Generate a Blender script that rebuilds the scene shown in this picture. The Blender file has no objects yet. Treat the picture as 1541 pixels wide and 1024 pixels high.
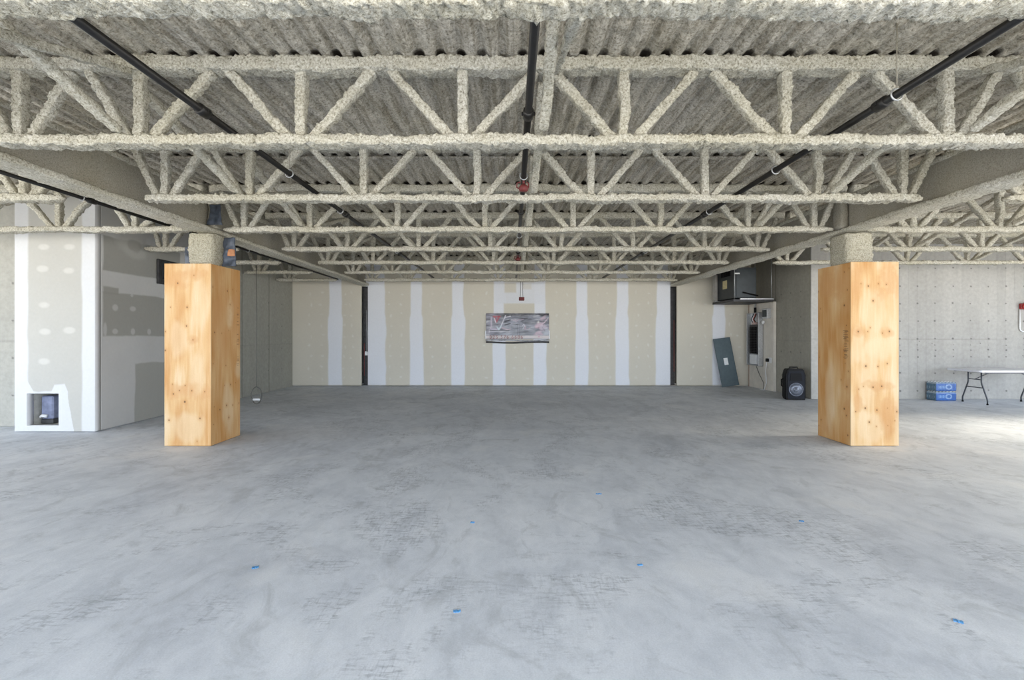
import bpy, math, random
import numpy as np
from mathutils import Vector, Matrix

random.seed(7)
rng = np.random.default_rng(7)
scene = bpy.context.scene
COL = scene.collection

# ------------------------------------------------------------------ camera geometry
F = 690.0            # focal length in pixels of the 1541 px wide frame
CX, CY = 770.5, 504.0
CAMZ = 1.475


def P(x, y, Y):
    return ((x - CX) / F * Y, Y, CAMZ + (CY - y) / F * Y)


def srgb(r, g, b):
    def f(c):
        c /= 255.0
        return c / 12.92 if c <= 0.04045 else ((c + 0.055) / 1.055) ** 2.4
    return (f(r), f(g), f(b))


# ------------------------------------------------------------------ numpy value noise
def _h(ix, iy, iz, seed):
    with np.errstate(over='ignore'):
        n = (ix.astype(np.uint32) * np.uint32(374761393) + iy.astype(np.uint32) * np.uint32(668265263)
             + iz.astype(np.uint32) * np.uint32(2147483647) + np.uint32(seed * 1013904223 & 0xffffffff))
        n = (n ^ (n >> np.uint32(13))) * np.uint32(1274126177)
        n = (n ^ (n >> np.uint32(16))) * np.uint32(2246822519)
        n = n ^ (n >> np.uint32(15))
    return n.astype(np.float64) / 4294967295.0 * 2 - 1


def vn(p, scale=1.0, seed=0):
    """value noise of points p (n x 3) in -1..1"""
    q = np.asarray(p, float) * scale + 1000.0
    i = np.floor(q).astype(np.int64)
    f = q - i
    f = f * f * (3 - 2 * f)
    out = 0
    for dx in (0, 1):
        wx = f[:, 0] if dx else 1 - f[:, 0]
        for dy in (0, 1):
            wy = f[:, 1] if dy else 1 - f[:, 1]
            for dz in (0, 1):
                wz = f[:, 2] if dz else 1 - f[:, 2]
                out = out + wx * wy * wz * _h(i[:, 0] + dx, i[:, 1] + dy, i[:, 2] + dz, seed)
    return out


def fbm(p, scale, seed=0, oct=3):
    a, s, t, o = 1.0, scale, 0.0, 0.0
    for k in range(oct):
        o = o + a * vn(p, s, seed + k)
        t += a
        a *= .5
        s *= 2.1
    return o / t


def sstep(a, b, x):
    t = np.clip((x - a) / (b - a), 0, 1)
    return t * t * (3 - 2 * t)


# ------------------------------------------------------------------ objects
def tag(o, label=None, cat=None, group=None, kind=None):
    if label: o['label'] = label
    if cat: o['category'] = cat
    if group: o['group'] = group
    if kind: o['kind'] = kind
    return o


def thing(name, label, cat, loc=(0, 0, 0), rz=0.0, group=None, kind=None):
    o = bpy.data.objects.new(name, None)
    o.empty_display_size = .1
    COL.objects.link(o)
    o.location = loc
    o.rotation_euler = (0, 0, rz)
    return tag(o, label, cat, group, kind)


def mesh_np(name, V, Fq, tris=None, smooth=True):
    """fast mesh from numpy quads (and optional triangles)"""
    me = bpy.data.meshes.new(name)
    Fq = np.asarray(Fq, np.int32).reshape(-1, 4)
    T = np.asarray(tris if tris is not None else np.zeros((0, 3)), np.int32).reshape(-1, 3)
    nl = Fq.size + T.size
    me.vertices.add(len(V))
    me.vertices.foreach_set('co', np.asarray(V, np.float32).ravel())
    me.loops.add(nl)
    me.loops.foreach_set('vertex_index', np.concatenate([Fq.ravel(), T.ravel()]).astype(np.int32))
    npoly = len(Fq) + len(T)
    me.polygons.add(npoly)
    starts = np.concatenate([np.arange(len(Fq)) * 4, Fq.size + np.arange(len(T)) * 3]).astype(np.int32)
    me.polygons.foreach_set('loop_start', starts)
    me.update(calc_edges=True)
    me.validate()
    if smooth:
        me.polygons.foreach_set('use_smooth', np.ones(len(me.polygons), bool))
    me.update()
    return me


def put(name, me, mat=None, parent=None, loc=None, rot=None):
    o = bpy.data.objects.new(name, me)
    COL.objects.link(o)
    if mat is not None and len(me.materials) == 0:
        for m in (mat if isinstance(mat, (list, tuple)) else [mat]):
            me.materials.append(m)
    if parent is not None: o.parent = parent
    if loc is not None: o.location = loc
    if rot is not None: o.rotation_euler = rot
    return o


def copy_tree(o, loc=None, label=None):
    c = o.copy()
    COL.objects.link(c)
    if loc is not None: c.location = loc
    if label: c['label'] = label
    for ch in list(o.children):
        d = ch.copy()
        COL.objects.link(d)
        d.parent = c
        for g in list(ch.children):
            e = g.copy()
            COL.objects.link(e)
            e.parent = d
    return c


class MB:
    """collects simple solids into one mesh"""
    def __init__(self):
        self.v, self.f, self.m, self.s = [], [], [], []

    def add(self, V, Fs, mat=0, smooth=False):
        b = len(self.v)
        self.v += [tuple(x) for x in V]
        for f in Fs:
            self.f.append(tuple(i + b for i in f))
            self.m.append(mat)
            self.s.append(smooth)
        return self

    def box(self, c, s, mat=0, bev=0.0, M=None):
        """bevelled box, centre c, full size s"""
        hx, hy, hz = s[0] / 2, s[1] / 2, s[2] / 2
        bev = min(bev, .49 * min(s))
        if bev <= 0:
            V = [(x * hx, y * hy, z * hz) for x in (-1, 1) for y in (-1, 1) for z in (-1, 1)]
            Fs = [(0, 1, 3, 2), (4, 6, 7, 5), (0, 4, 5, 1), (2, 3, 7, 6), (0, 2, 6, 4), (1, 5, 7, 3)]
        else:
            V, idx = [], {}
            for sx in (-1, 1):
                for sy in (-1, 1):
                    for sz in (-1, 1):
                        for ax in range(3):
                            h = [hx - bev, hy - bev, hz - bev]
                            h[ax] += bev
                            idx[(sx, sy, sz, ax)] = len(V)
                            V.append((sx * h[0], sy * h[1], sz * h[2]))
            Fs = []
            for ax in range(3):
                o1, o2 = [a for a in range(3) if a != ax]
                for s1 in (-1, 1):
                    q = []
                    for a, b in ((-1, -1), (1, -1), (1, 1), (-1, 1)):
                        k = [0, 0, 0]
                        k[ax], k[o1], k[o2] = s1, a, b
                        q.append(idx[(k[0], k[1], k[2], ax)])
                    Fs.append(tuple(q))
            for ax in range(3):          # edge strips along axis ax
                o1, o2 = [a for a in range(3) if a != ax]
                for a in (-1, 1):
                    for b in (-1, 1):
                        def K(t, face):
                            k = [0, 0, 0]
                            k[ax], k[o1], k[o2] = t, a, b
                            return idx[(k[0], k[1], k[2], face)]
                        Fs.append((K(-1, o1), K(1, o1), K(1, o2), K(-1, o2)))
            for sx in (-1, 1):
                for sy in (-1, 1):
                    for sz in (-1, 1):
                        Fs.append(tuple(idx[(sx, sy, sz, a)] for a in range(3)))
            # orient outward
            G = []
            for f in Fs:
                p = [Vector(V[i]) for i in f]
                n = (p[1] - p[0]).cross(p[2] - p[0])
                cc = sum(p, Vector()) / len(p)
                G.append(f if n.dot(cc) > 0 else tuple(reversed(f)))
            Fs = G
        c = Vector(c)
        V = [((M @ Vector(p)) if M else Vector(p)) + c for p in V]
        return self.add(V, Fs, mat)

    def tube(self, pts, r, n=10, mat=0, closed=False):
        """round bar through points; r a number or a list"""
        pts = [Vector(p) for p in pts]
        N = len(pts)
        R = r if isinstance(r, (list, tuple)) else [r] * N
        V, Fs = [], []
        up = None
        for i, p in enumerate(pts):
            a = pts[(i - 1) % N] if (closed or i > 0) else p
            b = pts[(i + 1) % N] if (closed or i < N - 1) else p
            t = (b - a).normalized()
            if up is None:
                up = t.orthogonal().normalized()
            up = (up - t * up.dot(t))
            up = up.normalized() if up.length > 1e-6 else t.orthogonal().normalized()
            s = t.cross(up)
            for k in range(n):
                w = 2 * math.pi * k / n
                V.append(p + (up * math.cos(w) + s * math.sin(w)) * R[i])
        for i in range(N if closed else N - 1):
            j = (i + 1) % N
            for k in range(n):
                l = (k + 1) % n
                Fs.append((i * n + k, i * n + l, j * n + l, j * n + k))
        if not closed:
            Fs.append(tuple(reversed(range(n))))
            Fs.append(tuple(range((N - 1) * n, N * n)))
        return self.add(V, Fs, mat, True)

    def lathe(self, prof, n=24, mat=0, c=(0, 0, 0), M=None):
        """profile (r, h) turned about local Z"""
        V, Fs = [], []
        for r, h in prof:
            for k in range(n):
                w = 2 * math.pi * k / n
                V.append(Vector((r * math.cos(w), r * math.sin(w), h)))
        for i in range(len(prof) - 1):
            for k in range(n):
                l = (k + 1) % n
                Fs.append((i * n + k, i * n + l, (i + 1) * n + l, (i + 1) * n + k))
        Fs.append(tuple(reversed(range(n))))
        Fs.append(tuple(range((len(prof) - 1) * n, len(prof) * n)))
        c = Vector(c)
        V = [((M @ p) if M else p) + c for p in V]
        return self.add(V, Fs, mat, True)

    def prism(self, poly, y0, y1, mat=0, axis='y'):
        """outline (a, b) extruded along an axis"""
        def q(a, b, t):
            return {'y': (a, t, b), 'x': (t, a, b), 'z': (a, b, t)}[axis]
        n = len(poly)
        V = [q(a, b, y0) for a, b in poly] + [q(a, b, y1) for a, b in poly]
        Fs = [tuple(range(n)), tuple(reversed(range(n, 2 * n)))]
        for i in range(n):
            j = (i + 1) % n
            Fs.append((j, i, n + i, n + j))
        return self.add(V, Fs, mat)

    def build(self, name, mats, parent=None, loc=None, rot=None):
        me = bpy.data.meshes.new(name)
        me.from_pydata([tuple(v) for v in self.v], [], self.f)
        me.polygons.foreach_set('material_index', self.m)
        me.polygons.foreach_set('use_smooth', self.s)
        for m in (mats if isinstance(mats, (list, tuple)) else [mats]):
            me.materials.append(m)
        me.update()
        import bmesh
        bm = bmesh.new()
        bm.from_mesh(me)
        bmesh.ops.recalc_face_normals(bm, faces=bm.faces)
        bm.to_mesh(me)
        bm.free()
        return put(name, me, None, parent, loc, rot)


# ------------------------------------------------------------------ materials
def nt_new(name):
    m = bpy.data.materials.new(name)
    m.use_nodes = True
    nt = m.node_tree
    b = nt.nodes['Principled BSDF']
    return m, nt, b


def nd(nt, kind, **kw):
    n = nt.nodes.new(kind)
    for k, v in kw.items():
        if k in n.inputs: n.inputs[k].default_value = v
        else: setattr(n, k, v)
    return n


def noise(nt, vec, scale, detail=3, rough=.55, dist=0.0):
    n = nt.nodes.new('ShaderNodeTexNoise')
    n.inputs['Scale'].default_value = scale
    n.inputs['Detail'].default_value = detail
    n.inputs['Roughness'].default_value = rough
    n.inputs['Distortion'].default_value = dist
    if vec is not None: nt.links.new(vec, n.inputs['Vector'])
    return n.outputs['Fac']


def ramp(nt, fac, stops):
    r = nt.nodes.new('ShaderNodeValToRGB')
    e = r.color_ramp.elements
    while len(e) < len(stops): e.new(.5)
    for k, (p, c) in enumerate(stops):
        e[k].position = p
        e[k].color = (*c, 1) if len(c) == 3 else c
    nt.links.new(fac, r.inputs['Fac'])
    return r.outputs['Color']


def mixc(nt, fac, a, b, blend='MIX'):
    m = nt.nodes.new('ShaderNodeMix')
    m.data_type = 'RGBA'
    m.blend_type = blend
    for s, v in ((m.inputs['Factor'], fac), (m.inputs['A'], a), (m.inputs['B'], b)):
        if hasattr(v, 'is_output'): nt.links.new(v, s)
        elif isinstance(v, (int, float)): s.default_value = v
        else: s.default_value = (*v, 1)
    # for colour data the named sockets are shared; pick the RGBA ones
    return m.outputs['Result']


def mixrgb(nt, fac, a, b, blend='MIX'):
    m = nt.nodes.new('ShaderNodeMixRGB')
    m.blend_type = blend
    for s, v in ((m.inputs[0], fac), (m.inputs[1], a), (m.inputs[2], b)):
        if isinstance(v, bpy.types.NodeSocket): nt.links.new(v, s)
        elif isinstance(v, (int, float)): s.default_value = v
        else: s.default_value = (*v, 1)
    return m.outputs[0]


def math_(nt, op, a, b=0.0):
    m = nt.nodes.new('ShaderNodeMath')
    m.operation = op
    for s, v in ((m.inputs[0], a), (m.inputs[1], b)):
        if isinstance(v, bpy.types.NodeSocket): nt.links.new(v, s)
        else: s.default_value = v
    return m.outputs[0]


def bump(nt, bsdf, h, strength=.5, dist=.01):
    b = nt.nodes.new('ShaderNodeBump')
    b.inputs['Strength'].default_value = strength
    b.inputs['Distance'].default_value = dist
    nt.links.new(h, b.inputs['Height'])
    nt.links.new(b.outputs['Normal'], bsdf.inputs['Normal'])


def objvec(nt):
    return nt.nodes.new('ShaderNodeTexCoord').outputs['Object']


def geovec(nt):
    return nt.nodes.new('ShaderNodeNewGeometry').outputs['Position']


def mapping(nt, vec, scale=(1, 1, 1), rot=(0, 0, 0)):
    m = nt.nodes.new('ShaderNodeMapping')
    m.inputs['Scale'].default_value = scale
    m.inputs['Rotation'].default_value = rot
    nt.links.new(vec, m.inputs['Vector'])
    return m.outputs['Vector']


def mat_plain(name, col, rough=.6, metal=0.0, var=.06, nscale=30, bmp=0.0, spec=.5):
    m, nt, b = nt_new(name)
    b.inputs['Specular IOR Level'].default_value = spec
    v = objvec(nt)
    n = noise(nt, v, nscale, 4)
    lo = tuple(max(0, c * (1 - var * 2)) for c in col)
    hi = tuple(min(1, c * (1 + var * 2)) for c in col)
    nt.links.new(ramp(nt, n, [(.3, lo), (.7, hi)]), b.inputs['Base Color'])
    b.inputs['Roughness'].default_value = rough
    b.inputs['Metallic'].default_value = metal
    if bmp: bump(nt, b, n, bmp, .004)
    return m


def mat_spray(name, pit, mid, top, fine=55.0, bstr=.9, bare=False):
    """sprayed-on fireproofing: mottled, lumpy, with pits"""
    m, nt, b = nt_new(name)
    v = geovec(nt)
    big = noise(nt, v, 1.3, 3)
    n1 = noise(nt, v, fine, 5, .7)
    n2 = noise(nt, v, fine * 2.6, 3, .6)
    s = math_(nt, 'ADD', math_(nt, 'MULTIPLY', n1, .7), math_(nt, 'MULTIPLY', n2, .3))
    c = ramp(nt, s, [(.36, pit), (.46, mid), (.60, top)])
    tint = ramp(nt, big, [(.3, (.88, .86, .79)), (.7, (1.0, 1.0, 1.0))])
    c = mixrgb(nt, 1.0, c, tint, 'MULTIPLY')
    if bare:
        sv = mapping(nt, v, (22, 1.6, 1))
        st = ramp(nt, noise(nt, sv, 1.0, 4, .6), [(.36, (.66, .64, .60)), (.56, (1.08, 1.08, 1.08))])
        c = mixrgb(nt, 1.0, c, st, 'MULTIPLY')
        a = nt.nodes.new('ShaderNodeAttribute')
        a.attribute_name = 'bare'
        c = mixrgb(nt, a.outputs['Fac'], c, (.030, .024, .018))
    nt.links.new(c, b.inputs['Base Color'])
    b.inputs['Roughness'].default_value = .95
    b.inputs['Specular IOR Level'].default_value = .15
    bump(nt, b, s, bstr, .02)
    return m


def mat_attr(name, rough=.8, var=.05, nscale=40, bstr=.15, spec=.3):
    """colour painted per point of the thing itself (its own pattern) with a fine noise on it"""
    m, nt, b = nt_new(name)
    a = nt.nodes.new('ShaderNodeAttribute')
    a.attribute_name = 'Col'
    v = geovec(nt)
    n = noise(nt, v, nscale, 4, .6)
    t = ramp(nt, n, [(.3, (1 - 2 * var,) * 3), (.7, (1 + 0 * var,) * 3)])
    c = mixrgb(nt, 1.0, a.outputs['Color'], t, 'MULTIPLY')
    nt.links.new(c, b.inputs['Base Color'])
    b.inputs['Roughness'].default_value = rough
    b.inputs['Specular IOR Level'].default_value = spec
    bump(nt, b, n, bstr, .006)
    return m


SPRAY = mat_spray('sprayed_fireproofing', (.19, .175, .14), (.50, .475, .395), (.77, .755, .695), 60, 1.0)
SPRAY_DECK = mat_spray('sprayed_deck', (.17, .155, .13), (.42, .39, .335), (.63, .60, .54), 42, .9, True)
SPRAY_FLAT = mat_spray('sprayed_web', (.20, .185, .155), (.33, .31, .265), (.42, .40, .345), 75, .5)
SPRAY_COL_SHADED = mat_spray('sprayed_column_shaded', (.17, .155, .12), (.41, .385, .31), (.60, .575, .49), 60, .9)  # joist spray in a darker copy: the shade on the columns is in the colour
DRYWALL = mat_attr('drywall_taped', .9, .02, 25, .04, .2)
PLYWOOD = mat_attr('plywood_face', .6, .03, 90, .05, .35)
CONC_WALL = mat_attr('cast_concrete', .85, .08, 14, .25, .25)
BANNER = mat_attr('banner_print', .3, .03, 60, .1, .5)
BLACK_PIPE = mat_plain('black_pipe', (.012, .011, .010), .45, .3, .1, 30)
GALV = mat_plain('galvanised_steel', (.52, .53, .54), .4, .7, .08, 40)
DARK_STEEL = mat_plain('dark_steel', (.055, .055, .058), .55, .3, .15, 12)
RED_PRIMER = mat_plain('red_primer', (.22, .045, .04), .7, 0, .1, 20)
BLACK_PLASTIC = mat_plain('black_plastic', (.006, .006, .007), .6, 0, .1, 60, 0.0, .18)
GRILLE = mat_plain('speaker_grille', (.010, .012, .018), .6, 0, .25, 250, 0.0, .2)
CONE = mat_plain('woofer_cone', (.13, .145, .18), .35, .3, .12, 40)
UNIT_GREY = mat_plain('unit_grey', (.042, .05, .055), .45, .4, .06, 8)
COVER_GREY = mat_plain('panel_cover_grey', (.085, .12, .135), .5, .2, .05, 10)
PAPER = mat_plain('white_label', (.8, .82, .82), .6, 0, .03, 60)
BOARD = mat_plain('painted_board', (.66, .62, .55), .8, 0, .04, 6)
TAPE_BLUE = mat_plain('blue_tape', (.09, .29, .56), .55, 0, .12, 80)
TABLE_WHITE = mat_plain('table_plastic', (.72, .73, .78), .4, 0, .02, 40)
LEG_GREY = mat_plain('table_leg_grey', (.07, .075, .085), .4, .4, .06, 40)
RED_PLASTIC = mat_plain('red_alarm', (.33, .016, .016), .35, 0, .05, 40)
RED_DULL = mat_plain('red_dull', (.14, .022, .022), .6, 0, .1, 40)
WHITE_PLASTIC = mat_plain('white_plastic', (.78, .79, .8), .45, 0, .02, 40)
WIRE_GREY = mat_plain('wire_grey', (.12, .12, .11), .6, .1, .08, 40)
COPPER = mat_plain('red_wire', (.45, .12, .08), .5, 0, .05, 40)
BLUE_SHEET = mat_plain('blue_membrane', (.055, .068, .092), .5, 0, .25, 14, .3)
BLUE_PALE = mat_plain('blue_panel', (.20, .225, .33), .6, 0, .15, 10, .2)
NICHE_GREY = mat_plain('niche_board', (.42, .415, .38), .9, 0, .08, 14)
ORANGE = mat_plain('orange_scrap', (.36, .16, .07), .7, 0, .1, 20)


def mat_floor():
    m, nt, b = nt_new('concrete_floor')
    v = geovec(nt)
    base = ramp(nt, noise(nt, v, .33, 5, .6, .8), [(.36, (.57, .595, .635)), (.50, (.64, .665, .70)), (.64, (.69, .71, .74))])
    vv = mapping(nt, v, (1.0, .6, 1), (0, 0, .5))
    cl = ramp(nt, noise(nt, vv, 1.3, 7, .65, 1.0), [(.34, (.82, .83, .85)), (.48, (.97, .975, .985)), (.66, (1.05, 1.05, 1.05))])
    c = mixrgb(nt, .9, base, cl, 'MULTIPLY')
    fine = ramp(nt, noise(nt, mapping(nt, v, (1, .7, 1), (0, 0, 1.0)), 6.5, 6, .7, .6), [(.34, (.86, .87, .88)), (.60, (1.03, 1.03, 1.03))])
    c = mixrgb(nt, .8, c, fine, 'MULTIPLY')
    # darker scuffs: fine hatching gathered in patches
    patch = ramp(nt, noise(nt, v, .85, 5, .65, 1.4), [(.50, (0, 0, 0)), (.60, (1, 1, 1))])
    hv = mapping(nt, v, (11, 48, 1), (0, 0, .75))
    hat = ramp(nt, noise(nt, hv, 1.0, 3, .6, .8), [(.50, (0, 0, 0)), (.60, (1, 1, 1))])
    hv2 = mapping(nt, v, (55, 10, 1), (0, 0, .35))
    hat2 = ramp(nt, noise(nt, hv2, 1.0, 3, .6, .5), [(.52, (0, 0, 0)), (.62, (1, 1, 1))])
    sc = mixrgb(nt, 1.0, patch, mixrgb(nt, .6, hat, hat2, 'ADD'), 'MULTIPLY')
    sc = mixrgb(nt, 1.0, sc, (.55, .55, .55), 'MULTIPLY')
    c = mixrgb(nt, sc, c, (.30, .32, .35))
    # stains with soft edges
    st = ramp(nt, noise(nt, mapping(nt, v, (1, .8, 1), (0, 0, 1.1)), 1.9, 6, .68, 1.8), [(.55, (0, 0, 0)), (.68, (.5, .5, .5))])
    c = mixrgb(nt, st, c, (.38, .40, .42))
    # pale splashes of dried compound
    pl = ramp(nt, noise(nt, v, 1.15, 3, .5, .4), [(.60, (0, 0, 0)), (.70, (.45, .45, .45))])
    c = mixrgb(nt, pl, c, (.74, .75, .76))
    sp = ramp(nt, noise(nt, v, 120, 3, .6), [(.3, (.9, .9, .9)), (.7, (1.05, 1.05, 1.05))])
    c = mixrgb(nt, 1.0, c, sp, 'MULTIPLY')
    nt.links.new(c, b.inputs['Base Color'])
    b.inputs['Roughness'].default_value = .62
    b.inputs['Specular IOR Level'].default_value = .35
    bump(nt, b, noise(nt, v, 60, 5, .65), .12, .004)
    return m


FLOOR = mat_floor()


# ------------------------------------------------------------------ sprayed bars
def spray_bar(name, p0, p1, w, h, step, seed, amp=.011, side=(0, 1, 0), bulge=0.0, taper=False):
    """lumpy coated bar from p0 to p1; w across 'side', h across the other direction"""
    p0, p1 = np.array(p0, float), np.array(p1, float)
    ax = p1 - p0
    L = np.linalg.norm(ax)
    ax = ax / L
    s = np.array(side, float)
    s = s - ax * s.dot(ax)
    s /= np.linalg.norm(s)
    u = np.cross(ax, s)
    nl = max(3, int(L / step) + 1)
    npm = max(12, int(2 * (w + h) * .85 / step))
    t = np.linspace(0, 1, nl)
    a = np.linspace(0, 2 * np.pi, npm, endpoint=False)
    ca, sa = np.cos(a), np.sin(a)
    e = .36
    px = np.sign(ca) * np.abs(ca) ** e
    py = np.sign(sa) * np.abs(sa) ** e
    C = p0 + np.outer(t * L, ax)
    wob = np.stack([vn(C + seed * 3.7, 5.0, seed), vn(C + seed * 1.3, 5.0, seed + 5)], 1) * amp * .8
    th = 1 + .10 * vn(C, 3.0, seed + 9)
    if taper:
        d = np.minimum(t, 1 - t) * L
        th = th * (0.55 + .45 * sstep(0, .12, d))
    V = (C[:, None, :] + (s * (w / 2))[None, None, :] * (px[None, :, None] * th[:, None, None])
         + (u * (h / 2))[None, None, :] * (py[None, :, None] * th[:, None, None])
         + wob[:, 0][:, None, None] * s + wob[:, 1][:, None, None] * u)
    N = (s[None, :] * (px / w)[:, None] + u[None, :] * (py / h)[:, None])
    N /= np.linalg.norm(N, axis=1)[:, None]
    V = V.reshape(-1, 3)
    Nn = np.tile(N, (nl, 1))
    Q = V + seed * 7.13
    d = amp * (.45 * vn(Q, 11, seed) + .75 * vn(Q, 34, seed + 1) + .95 * vn(Q, 82, seed + 2))
    d += amp * 1.3 * np.clip(vn(Q, 48, seed + 3) - .62, 0, 1) * 2.2
    V = V + Nn * d[:, None]
    V = V + ax * (amp * .6 * vn(Q, 60, seed + 4))[:, None]
    i = np.arange(nl - 1)[:, None] * npm
    k = np.arange(npm)[None, :]
    k2 = (k + 1) % npm
    Fq = np.stack([i + k, i + k2, i + npm + k2, i + npm + k], -1).reshape(-1, 4)
    c0, c1 = len(V), len(V) + 1
    V = np.vstack([V, (p0 - ax * amp)[None], (p1 + ax * amp)[None]])
    kk = np.arange(npm)
    T = np.concatenate([np.stack([np.full(npm, c0), (kk + 1) % npm, kk], 1),
                        np.stack([np.full(npm, c1), (nl - 1) * npm + kk, (nl - 1) * npm + (kk + 1) % npm], 1)])
    me = mesh_np(name, V, Fq, T)
    return me


# joist levels, heights above the lens
H_B0, H_B1 = 1.420, 1.492     # bottom chord
H_T0, H_T1 = 1.972, 2.076     # top chord
JY = [2.01, 3.46, 4.91, 6.36, 7.81, 9.26, 10.71, 12.16]
GX = (-4.21, 4.65)            # girder centres
COLY = 6.36

_web_cache = {}


def web_mesh(kind, dx, variant, step):
    """a web member whose lower end is at the origin; dx is how far its top leans"""
    key = (kind, round(dx, 3), variant, step)
    if key not in _web_cache:
        h = H_T0 - H_B1
        p0 = (0, 0, -.012)
        p1 = (dx, 0, h + .012)
        w = .074 if kind == 'vertical' else .066
        me = spray_bar(kind + '_web', p0, p1, w, w * 1.02, step, 20 + variant * 13 + int(abs(dx) * 100) + (50 if dx < 0 else 0), .010)
        me.materials.append(SPRAY)
        _web_cache[key] = me
    return _web_cache[key]


_chord_cache = {}


def chord_mesh(which, x0, x1, variant, step):
    key = (which, round(x0, 3), round(x1, 3), variant, step)
    if key not in _chord_cache:
        if which == 'bottom':
            h0, h1, w = H_B0, H_B1, .125
        else:
            h0, h1, w = H_T0, H_T1, .135
        z = (h0 + h1) / 2
        me = spray_bar(which + '_chord', (x0, 0, z), (x1, 0, z), w, h1 - h0, step, 100 + variant * 31 + int(abs(x0) * 10), .013, taper=(which == 'bottom'))
        me.materials.append(SPRAY)
        _chord_cache[key] = me
    return _chord_cache[key]


def joist(Y, label, group, cx, bspan, tspan, verts, tops, variant=0, step=.014):
    """verts: lower nodes, tops: upper nodes (absolute x)"""
    root = thing('open_web_joist', label, 'joist', (cx, Y, CAMZ), 0, group)
    put('bottom_chord', chord_mesh('bottom', bspan[0] - cx, bspan[1] - cx, variant, step), None, root)
    put('top_chord', chord_mesh('top', tspan[0] - cx, tspan[1] - cx, variant, step), None, root)
    k = 0
    for v in verts:
        put('vertical_web', web_mesh('vertical', 0.0, (variant + k) % 3, step), None, root, (v - cx, 0, H_B1))
        k += 1
        l = [t for t in tops if t < v - .02]
        r = [t for t in tops if t > v + .02]
        if l:
            t = max(l)
            a, b = v - .085, t + .065
            if a - b > .05:
                put('diagonal_web', web_mesh('diagonal', b - a, (variant + k) % 3, step), None, root, (a - cx, 0, H_B1))
        if r:
            t = min(r)
            a, b = v + .085, t - .065
            if b - a > .05:
                put('diagonal_web', web_mesh('diagonal', b - a, (variant + k + 1) % 3, step), None, root, (a - cx, 0, H_B1))
    return root


BC = .236
cv = [BC + d for d in (-3.945, -3.037, -1.822, -.607, .607, 1.822, 3.037, 3.945)]
ct = [BC + d for d in (-4.33, -3.49, -2.43, -1.215, 0, 1.215, 2.43, 3.49, 4.33)]
JL = ['spray-coated joist between the girders, third one toward the camera from the boxed columns',
      'spray-coated joist between the girders, second one toward the camera from the boxed columns',
      'spray-coated joist between the girders, first one toward the camera from the boxed columns',
      'spray-coated joist between the girders, running into both plywood-boxed columns',
      'spray-coated joist between the girders, first one behind the boxed columns',
      'spray-coated joist between the girders, second one behind the boxed columns',
      'spray-coated joist between the girders, second one out from the taped drywall wall',
      'spray-coated joist between the girders, closest to the taped drywall wall']
G1 = 'open-web joists between the two girders'
for k, Y in enumerate(JY):
    bs = (-3.985, 4.425) if k == 3 else (-3.905, 4.377)
    joist(Y, JL[k], G1, BC, bs, (GX[0] + .045, GX[1] - .045), cv, ct, k % 3, .013 if k < 3 else .018)

# bay on the table side
rv = [5.55, 6.765, 7.98, 9.195, 10.41, 11.6, 12.6]
rt = [4.83, 6.16, 7.37, 8.59, 9.80, 11.0, 12.15, 13.1]
RL = {2: 'spray-coated joist above the folding table side, one toward the camera from the column line',
      3: 'spray-coated joist above the folding table side, running into the boxed column',
      4: 'spray-coated joist above the folding table side, first one behind the boxed column',
      5: 'spray-coated joist above the folding table, closest to the concrete wall with tie holes'}
for k in (2, 3, 4, 5):
    bs = (4.87, 12.9) if k == 3 else (5.28, 12.9)
    joist(JY[k], RL[k], 'open-web joists on the folding table side', 9.0, bs, (GX[1] + .045, 13.3), rv, rt, (k + 1) % 3, .018)
# bay on the shaft side
lv = [-5.22, -6.28, -7.5, -8.7, -9.9]
lt = [-4.40, -5.70, -6.9, -8.1, -9.3, -10.5]
LL = {2: 'spray-coated joist on the shaft side, ending short of the girder',
      3: 'spray-coated joist on the shaft side, running from the boxed column across the drywall shaft'}
for k in (2, 3):
    bs = (-10.4, -4.80) if k == 2 else (-10.4, -4.42)
    joist(JY[k], LL[k], 'open-web joists on the shaft side', -8.0, bs, (-10.7, GX[0] - .045), lv, lt, k % 3, .018)
SL = {4: 'short spray-coated joist running into the drywall shaft wall, first behind the boxed column',
      5: 'short spray-coated joist meeting the dark concrete wall, second behind the boxed column',
      6: 'short spray-coated joist meeting the dark concrete wall, third behind the boxed column',
      7: 'short spray-coated joist near the corner of concrete and drywall walls'}
for k in (4, 5, 6, 7):
    joist(JY[k], SL[k], 'open-web joists on the shaft side', -5.3, (-6.24, -4.66), (-6.24, GX[0] - .045), [-5.9],
          [-5.42, -6.22], k % 3, .02)


# ------------------------------------------------------------------ girders
def girder(X, label):
    root = thing('girder', label, 'girder', (X, 0, CAMZ), 0, 'long girders over the columns')
    y0, y1 = -2.8, 13.08
    put('bottom_flange', spray_bar('bottom_flange', (0, y0, 1.432), (0, y1, 1.432), .265, .066, .026, 5 + int(X * 3), .009, (1, 0, 0)), SPRAY, root)
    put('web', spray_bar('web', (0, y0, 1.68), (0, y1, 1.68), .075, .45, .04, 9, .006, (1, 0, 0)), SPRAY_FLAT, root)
    put('top_flange', spray_bar('top_flange', (0, y0, 1.895), (0, y1, 1.895), .12, .06, .03, 3, .008, (1, 0, 0)), SPRAY, root)
    for sx in (-1, 1):
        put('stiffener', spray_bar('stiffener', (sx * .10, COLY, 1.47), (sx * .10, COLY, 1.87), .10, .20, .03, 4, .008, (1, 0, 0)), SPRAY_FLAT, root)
    return root


girder(GX[0], 'deep spray-coated girder over the boxed column beside the drywall shaft')
girder(GX[1], 'deep spray-coated girder over the boxed column beside the folding table')


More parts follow.
